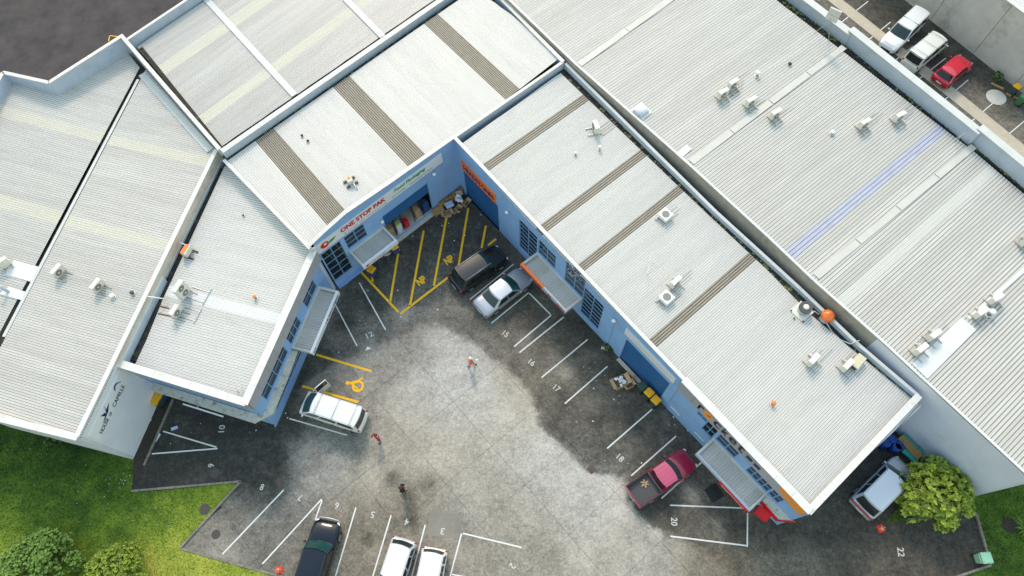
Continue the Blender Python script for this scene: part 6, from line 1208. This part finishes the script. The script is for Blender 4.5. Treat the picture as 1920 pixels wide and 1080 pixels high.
open_box((838,400),(.62,.52,.35),.4,'open cardboard box nearest the yellow hatching in the corner pile'); open_box((872,379),(.55,.42,.30),.9,'open cardboard box at the right end of the corner pile',tilt=.25); open_box((862,361),(.55,.5,.45),.2,'cardboard box tipped against the inner corner wall',z=.35,tilt=-.5,zc=.6); open_box((857,391),(.40,.45,.30),1.3,'small torn cardboard box in the middle of the corner pile',tilt=.4); open_box((851,395),(.35,.3,.25),.7,'smallest brown carton between the open boxes of the corner pile')
# slatted wooden crates
def crate(px, s, rz, label, tilt=0):
    p = P(*px,.4); a,b,h = s; t = thing('wooden_crate', label, 'crate', (p.x,p.y,.03), rz)
    for k in range(7): mb = MB(); y = -b/2+b*k/7; mb.box(Vector((-a/2,y,h)),Vector((a,0,0)),Vector((0,b/7-.025,0)),Vector((0,0,.025))); loc(t,mb,'slat','wood')
    for x in (-a/2,-.04,a/2-.08): mb = MB(); mb.box(Vector((x,-b/2,h+.026)),Vector((.08,0,0)),Vector((0,b,0)),Vector((0,0,.03))); loc(t,mb,'batten','wood')
    mb = MB(); mb.box(Vector((-a/2+.02,-b/2+.02,0)),Vector((a-.04,0,0)),Vector((0,b-.04,0)),Vector((0,0,h-.01))); loc(t,mb,'frame','wood'); t.rotation_euler = (tilt,0,rz)
crate((820,393),(.9,.6,.45),.68,'open slatted wooden crate at the left end of the corner pile',.25); crate((838,377),(1.6,.25,.75),.68,'long wooden crate leaning on the wall behind the corner pile')
p = P(842,382,.8); t = thing('plastic_tray','lilac white plastic tray with a turquoise strap on the corner pile','tray',(p.x,p.y,.55),.5); mb = MB(); mb.box(Vector((-.33,-.25,0)),Vector((.66,0,0)),Vector((0,.5,0)),Vector((0,0,.22))); loc(t,mb,'tray','pblue',bevel=.03); mb = MB(); mb.box(Vector((-.31,-.03,.221)),Vector((.62,0,0)),Vector((0,.05,0)),Vector((0,0,.012))); loc(t,mb,'strap','teal')
mb = MB(); p = P(858,371,.6)
for k in range(7): a = k*.9; mb.ball((p.x+.16*math.cos(a)+.1*k*.3,p.y+.22*math.sin(a),.5+.06*(k%3)),.22,.17,.16,n=8,k=5,rot=a)
mb.build('plastic_bag','paper',smooth=True,label='crumpled white plastic bags in the middle of the corner pile',cat='bag')
open_box((1163,716),(.9,.8,.55),.4,'large open carton full of paper beside the blue roller door',zc=.4); open_box((1176,709),(.6,.5,.5),.9,'brown carton standing behind the large open carton',zc=.4); open_box((1179,720),(.55,.55,.42),.5,'brown carton right of the large open carton, nearest the bins',zc=.4)
mb = MB(); p = P(1163,714,.5)
for k in range(14): q = Vector((p.x+random.uniform(-.32,.32),p.y+random.uniform(-.28,.28),.52+random.uniform(0,.1))); a = random.random()*6.28; mb.box(q,Vector((math.cos(a)*.22,math.sin(a)*.22,random.uniform(-.08,.08))),Vector((-math.sin(a)*.16,math.cos(a)*.16,0)),Vector((0,0,.01)))
mb.build('waste_paper','paper',kind='stuff',label='loose waste paper spilling from the large carton',cat='paper')
# goods inside the open door
def in_box(s, n, sx, sy, h, m, name, label, cat, z=.12): mb = MB(); p = CWl.pt(s,z,n); mb.box(p, CWl.u*sx, -CWl.n*sy, UPV*h); mb.build(name, m, label=label, cat=cat, bevel=.02)
in_box(od[0]+.15,-.35,.55,.6,1.2,'card','carton','tall brown carton just inside the open door at its left end','box'); in_box(od[0]+.95,-.3,.5,.5,1.0,'signw','display_stand','white stand just inside the open door','stand'); in_box(od[0]+1.0,-.32,.25,.25,1.25,mat('lime',(.45,.60,.03),.5),'lime_bag','lime green bag on the white stand inside the open door','bag'); in_box(od[0]+1.65,-.2,.40,.45,.9,'red','red_bag','bright red bag standing inside the open door','bag'); in_box(od[1]-1.5,-.3,.5,.5,1.1,'card','carton','brown carton between black door frames at the right','box'); in_box(od[1]-.7,-.25,.55,.5,1.3,'binb','drinks_crate','blue and red crate at the right end of the open door','crate')
for s_ in (od[0]+.75,od[0]+1.45,od[1]-1.75,od[1]-.85): mb = MB(); wbox(mb,CWl,s_,s_+.07,.12,zsh-.02,-.30,-.22); mb.build('door_post','black',cb)
# weeds and rubble at the blue wall
def leaves(name, label, cat, centre, R, H, n, m, size=.12, dome=0, parent=None, base_z=0.0, cluster=10, flat=1.0, seed=0, trunk=True, tone=(0.0,1.0), lobes=14):
    r = np.random.default_rng(seed); t = thing(name, label, cat, (centre[0],centre[1],base_z)) if parent is None else parent
    lob = []
    for k in range(lobes):
        a = r.random()*6.283; rr = R*(.25+.5*r.random()); lob.append((rr*math.cos(a), rr*math.sin(a), H*(.45+.35*r.random()), R*(.28+.22*r.random())))
    if dome:
        lob = []
        for k in range(dome):
            a = r.random()*6.283; el = math.asin(r.random()**.8*.98); lob.append((R*.82*math.cos(a)*math.cos(el), R*.82*math.sin(a)*math.cos(el), H*(.22+.62*math.sin(el)), R*(.15+.10*r.random())))
    lob.append((0,0,H*.60,R*.50)); C_ = []
    while len(C_) < n:
        l = lob[r.integers(len(lob))]; d = r.normal(size=3); d /= np.linalg.norm(d)
        if d[2] < -.35: continue
        q = np.array(l[:3])+d*l[3]*(.80+.25*r.random())*np.array([1,1,flat]); C_.append((q,d))
    V = []; T = []
    for q, d in C_:
        tb = np.clip(r.normal(.5,.22)+.25*d[2],0,1)*(tone[1]-tone[0])+tone[0]; k = int(cluster*(.7+.6*r.random()))
        up = d+np.array([0,0,.8]); up /= np.linalg.norm(up); x = np.cross(up,[.3,.9,.1]); x /= np.linalg.norm(x); y = np.cross(up,x)
        for j in range(k):
            a = 6.283*j/k+r.random()*.6; L_ = size*(.7+.6*r.random()); w = L_*.32; dr = x*math.cos(a)+y*math.sin(a); el = .15+.75*r.random(); dr = dr*math.cos(el)+up*math.sin(el); sd = np.cross(dr,up); sd /= (np.linalg.norm(sd)+1e-9)
            b = q; V += [b, b+dr*L_*.5-sd*w, b+dr*L_, b+dr*L_*.5+sd*w]; T += [np.clip(tb+r.normal()*.10,0,1)]*4
    V = np.array(V); me = bpy.data.meshes.new('crown'); F = np.arange(len(V)).reshape(-1,4); me.from_pydata(V.tolist(), [], F.tolist()); me.materials.append(m); at = me.color_attributes.new('tone','FLOAT_COLOR','POINT'); c = np.ones((len(V),4)); c[:,0] = T; c[:,1] = 0; at.data.foreach_set('color', c.ravel())
    o = bpy.data.objects.new('crown', me); COL.objects.link(o); o.parent = t
    if trunk:
        mb = MB(); mb.tube([(0,0,-.05),(.05,.02,H*.25),(.0,.08,H*.5)],[.13,.10,.07],n=8)
        for l in lob[:9]: mb.tube([(.02,.04,H*.30),(l[0]*.5,l[1]*.5,H*.42),(l[0],l[1],l[2])],[.06,.04,.015],n=5)
        oo = bpy.data.objects.new('trunk', mb.mesh('trunk','bark',True)); COL.objects.link(oo); oo.parent = t
    return t
LY = leaf_mat('leaf_yellow_green',(.014,.040,.006),(.34,.44,.04)); LG = leaf_mat('leaf_green',(.016,.048,.010),(.19,.33,.05)); LO = leaf_mat('leaf_olive',(.020,.050,.008),(.28,.38,.03)); LD = leaf_mat('leaf_dark',(.012,.030,.010),(.09,.16,.03))
p = P(1757,926,1.4); leaves('shade_tree','yellow green broad leaved tree over the silver people mover','tree',(p.x-.2,p.y),2.55,3.1,1150,LY,.24,cluster=9,seed=3,dome=46)
p = P(66,1075,1.2); leaves('round_shrub','large dense round green shrub at the bottom left corner','shrub',(p.x,p.y),2.75,2.5,3600,LG,.12,cluster=9,seed=5,dome=90,tone=(.2,1))
p = P(212,1080,1.1); leaves('round_shrub','smaller round shrub right of the large one at the bottom edge','shrub',(p.x,p.y),2.1,2.1,2400,LO,.12,cluster=9,seed=6,dome=60,tone=(.15,1))
p = P(112,818); leaves('low_bush','low bush at the foot of the left warehouse wall','bush',(p.x,p.y),.8,.5,90,LD,.14,seed=7,lobes=8,trunk=False)
p = P(1139,655); leaves('weed','patch of weeds growing at the foot of the blue wall','weeds',(p.x,p.y),.45,.4,40,LD,.14,seed=8,lobes=5,trunk=False)
mb = MB()
for k in range(9): q = P(1136+random.uniform(-8,7),656+random.uniform(-7,8)); mb.ball((q.x,q.y,.08),random.uniform(.08,.2),random.uniform(.08,.15),.1,n=6,k=4,rot=k)
mb.build('rubble','conc_l',kind='stuff',label='pile of rubble at the foot of the blue wall',cat='rubble')
p = P(1918,993); t = thing('flax_plant','spiky flax plant on the lawn at the right picture edge','plant',(p.x,p.y,0)); mb = MB()
for k in range(46): a = random.random()*6.283; L_ = random.uniform(.5,1.0); d = Vector((math.cos(a),math.sin(a),0)); n = Vector((-d.y,d.x,0))*.03; mb.quad(-n,n,d*L_*.6+n+UPV*L_*.7,d*L_*.6-n+UPV*L_*.7); mb.poly([d*L_*.6+n+UPV*L_*.7,d*L_*1.0+UPV*L_*.65,d*L_*.6-n+UPV*L_*.7])
loc(t,mb,'leaves','bing2' if 'bing2' in M else mat('flax_green',(.12,.25,.04),.6)); p = P(1892,985)
mb = MB(); mb.disc((p.x,p.y),.5,.03,n=12,h=.01); mb.build('bare_soil','soil',lawn2)
p = P(1870,148); leaves('weed','row of weeds at the foot of the precast wall beside the pale lid','weeds',(p.x,p.y),.6,.5,40,LD,.16,seed=20,lobes=5,trunk=False)
for a, b, z, l in ((1857,158,'',"upper weathered timber beside the pale concrete lid"),(1885,177,'','lower weathered timber in front of the bins')): p = P(a,b); d = Vector((.8,-.6,0)); mb = MB(); mb.box(p, d*1.1, Vector((.09,.12,0)), UPV*.12); mb.build('timber','wood',label=l,cat='timber')
# litter
mb = MB(); spots = [(808,573),(730,552),(770,495),(800,430),(760,470),(835,520),(1048,490),(880,430),(1080,710),(1138,720),(1185,760),(1250,800),(1300,760),(970,610),(1160,880),(860,470),(660,560),(640,650),(520,770),(350,760),(340,800),(500,790),(1100,780)]
for k in range(150):
    a, b = random.choice(spots); p = P(a+random.gauss(0,26), b+random.gauss(0,20)); s = random.choice([.015,.02,.02,.03,.05]); an = random.random()*3; d = Vector((math.cos(an),math.sin(an),0))*s; n = Vector((-d.y,d.x,0))*.7; u = UPV*(.014+random.random()*.01); mb.quad(p-d-n+u,p+d-n+u,p+d+n+u,p-d+n+u)
mb.build('litter','paper',kind='stuff',label='small white scraps of litter scattered over the dark stained yard',cat='litter')
p = P(362,832); mb = MB(); mb.box(Vector((p.x,p.y,.005)),Vector((.12,.2,0)),Vector((-.45,.25,0)),Vector((0,0,.02)))
q = P(322,808); mb = MB(); mb.box(Vector((q.x,q.y,.008)),Vector((.42,.18,0)),Vector((-.1,.2,0)),Vector((0,0,.03))); mb.build('packaging_sheet','pblue',label='lilac plastic sheet beside the white line end below the painted 10',cat='sheet'); q = P(293,829); mb = MB(); mb.box(Vector((q.x,q.y,.02)),Vector((.22,.55,0)),Vector((-.14,.06,0)),Vector((0,0,.03))); mb.build('packaging_strip','paper',label='white plastic strip lying on the kerb by the pale wall',cat='strip')
p = P(727,477); t = thing('litter_bin','small grey oval object on the ground beside the blue bin','bin',(p.x,p.y,0),.5); mb = MB(); mb.ball((0,0,.12),.38,.17,.12,n=12); loc(t,mb,'lid','galv',smooth=True); mb = MB(); mb.disc((0,0),.15,0,n=10,h=.1); loc(t,mb,'base','grey')

# ================================================================ PEOPLE
def skin_mesh(nm, verts, edges, radii, m, parent, sub=2, root=0):
    me = bpy.data.meshes.new(nm); me.from_pydata(verts, edges, []); o = bpy.data.objects.new(nm, me); COL.objects.link(o)
    sk = o.modifiers.new('skin','SKIN'); sk.use_smooth_shade = True; sv = me.skin_vertices[0].data if me.skin_vertices else None
    if sv is None: bpy.context.view_layer.update(); sv = me.skin_vertices[0].data
    for i, r in enumerate(radii): sv[i].radius = (r,r) if not isinstance(r,tuple) else r; sv[i].use_root = (i == root)
    ss = o.modifiers.new('sub','SUBSURF'); ss.levels = sub; ss.render_levels = sub; dg = bpy.context.evaluated_depsgraph_get(); dg.update(); m2 = bpy.data.meshes.new_from_object(o.evaluated_get(dg)); bpy.data.objects.remove(o)
    m2.materials.clear(); m2.materials.append(M[m] if isinstance(m,str) else m); m2.name = nm; q = bpy.data.objects.new(nm, m2); COL.objects.link(q); q.parent = parent; return q
def person(label, px, face_px, top, legs, cap_m, pose='walk', cap=False, skirt=None):
    p = P(*px); q = P(px[0]+face_px[0],px[1]+face_px[1]); rz = math.atan2(q.y-p.y,q.x-p.x); t = thing('person', label, 'person', (p.x,p.y,0), rz)
    st = .22 if pose == 'walk' else .05
    J = dict(pel=(0,0,.95), sp=(.01,0,1.15), ch=(.02,0,1.36), nk=(.03,0,1.50), hd=(.05,0,1.63), ht=(.05,0,1.70), lh=(0,.10,.90), rh=(0,-.10,.90), lk=(st*.6,.11,.50), rk=(-st*.2,-.11,.50), la=(st,.11,.09), ra=(-st,-.11,.10), lt=(st+.17,.13,.04), rt=(-st+.16,-.13,.04), ls=(.02,.19,1.42), rs=(.02,-.19,1.42))
    if pose == 'walk': J.update(le=(-.10,.27,1.15), re=(.12,-.27,1.16), lw=(.02,.29,.92), rw=(.32,-.25,1.02))
    elif pose == 'phone': J.update(le=(.10,.26,1.18), re=(.10,-.26,1.18), lw=(.32,.14,1.32), rw=(.32,-.12,1.30))
    else: J.update(le=(.02,.30,1.15), re=(.14,-.30,1.17), lw=(.06,.30,.90), rw=(.36,-.22,1.12))
    ks = list(J); E_ = [('pel','sp'),('sp','ch'),('ch','nk'),('nk','hd'),('hd','ht'),('pel','lh'),('pel','rh'),('lh','lk'),('lk','la'),('la','lt'),('rh','rk'),('rk','ra'),('ra','rt'),('ch','ls'),('ch','rs'),('ls','le'),('le','lw'),('rs','re'),('re','rw')]
    R_ = dict(pel=.125,sp=.115,ch=.13,nk=.055,hd=.095,ht=.075,lh=.09,rh=.09,lk=.06,rk=.06,la=.04,ra=.04,lt=.035,rt=.035,ls=.06,rs=.06,le=.042,re=.042,lw=.028,rw=.028)
    V = [J[k] for k in ks]; Ed = [(ks.index(a),ks.index(b)) for a,b in E_]; Rr = [R_[k] for k in ks]
    for sd in ('l','r'):                                # a palm and five bent fingers on each wrist
        w = Vector(J[sd+'w']); e = Vector(J[sd+'e']); d = (w-e).normalized(); s = d.cross(Vector((0,0,1))).normalized() if abs(d.z) < .9 else Vector((1,0,0)); wi = ks.index(sd+'w'); pa = len(V); V.append(tuple(w+d*.07)); Rr.append(.026); Ed.append((wi,pa))
        for f in range(5):
            if f == 0: b0 = w+d*.045+s*.035; b1 = b0+s*.03+d*.025; par = pa
            else: b0 = w+d*(.10)+s*(.028-.019*(f-1)); b1 = b0+d*(.045+.008*(f in (2,3)))+Vector((0,0,-.018)); par = pa
            i = len(V); V += [tuple(b0),tuple(b1)]; Rr += [.009,.008]; Ed += [(par,i),(i,i+1)]
    skin_mesh('body', V, Ed, Rr, 'skin', t, 1)
    def clothes(nm, keys, grow, m):
        vs = [J[k] for k in keys]; es = [(keys.index(a),keys.index(b)) for a,b in E_ if a in keys and b in keys]; skin_mesh(nm, vs, es, [R_[k]*grow+.012 for k in keys], m, t, 1)
    clothes('jacket', ['ch','sp','pel','ls','rs','le','re','lw','rw'], 1.30, top); clothes('trousers', ['pel','lh','rh','lk','rk','la','ra'], 1.10, legs)
    for sd in ('l','r'): a = Vector(J[sd+'a']); mb = MB(); mb.ball((a.x+.07,a.y+.01,.05),.14,.055,.05,n=10); loc(t,mb,'shoe','black',smooth=True)
    h = Vector(J['hd'])
    if cap: mb = MB(); mb.ball((h.x-.005,h.y,h.z+.055),.125,.115,.10,n=14,k=8); mb.ball((h.x+.11,h.y,h.z+.03),.09,.08,.02,n=10,k=4); loc(t,mb,'cap',cap_m,smooth=True)
    else: mb = MB(); mb.ball((h.x-.035,h.y,h.z+.035),.118,.112,.115,n=14,k=8); loc(t,mb,'hair',cap_m,smooth=True)
    mb = MB()
    for s_ in (1,-1): mb.ball((h.x+.093,s_*.033,h.z+.0),.012,.014,.010,n=6,k=4)
    loc(t,mb,'eyes','black',smooth=True); mb = MB(); mb.ball((h.x+.105,0,h.z-.03),.02,.013,.02,n=6,k=4); mb.ball((h.x,.098,h.z-.01),.02,.014,.03,n=6,k=4); mb.ball((h.x,-.098,h.z-.01),.02,.014,.03,n=6,k=4); loc(t,mb,'nose_and_ears','skin',smooth=True); mb = MB(); mb.ball((h.x+.092,0,h.z-.062),.01,.024,.006,n=6,k=4); loc(t,mb,'mouth','jacket',smooth=True)
    return t
person('person in a bright orange vest, white cap and pale jeans walking across the yard', (883.5,685.5), (8,1), 'hiviz', 'denim', 'white', 'walk', cap=True)
person('person in a red and black jacket and blue jeans near the white van', (713,826), (-6,5), 'jacket', 'denim', 'hair', 'stand')
person('brown haired person in black clothes raising both hands to the face', (757,921), (9,-1), 'cloth_b', 'cloth_b', 'hair', 'phone')
p = P(893,676,1.0); mb = MB(); mb.box(Vector((p.x,p.y,.95)),Vector((.14,.07,0)),Vector((-.06,.10,0)),Vector((0,0,.02))); mb.build('clipboard','paper',label='white papers held by the person in orange',cat='papers')
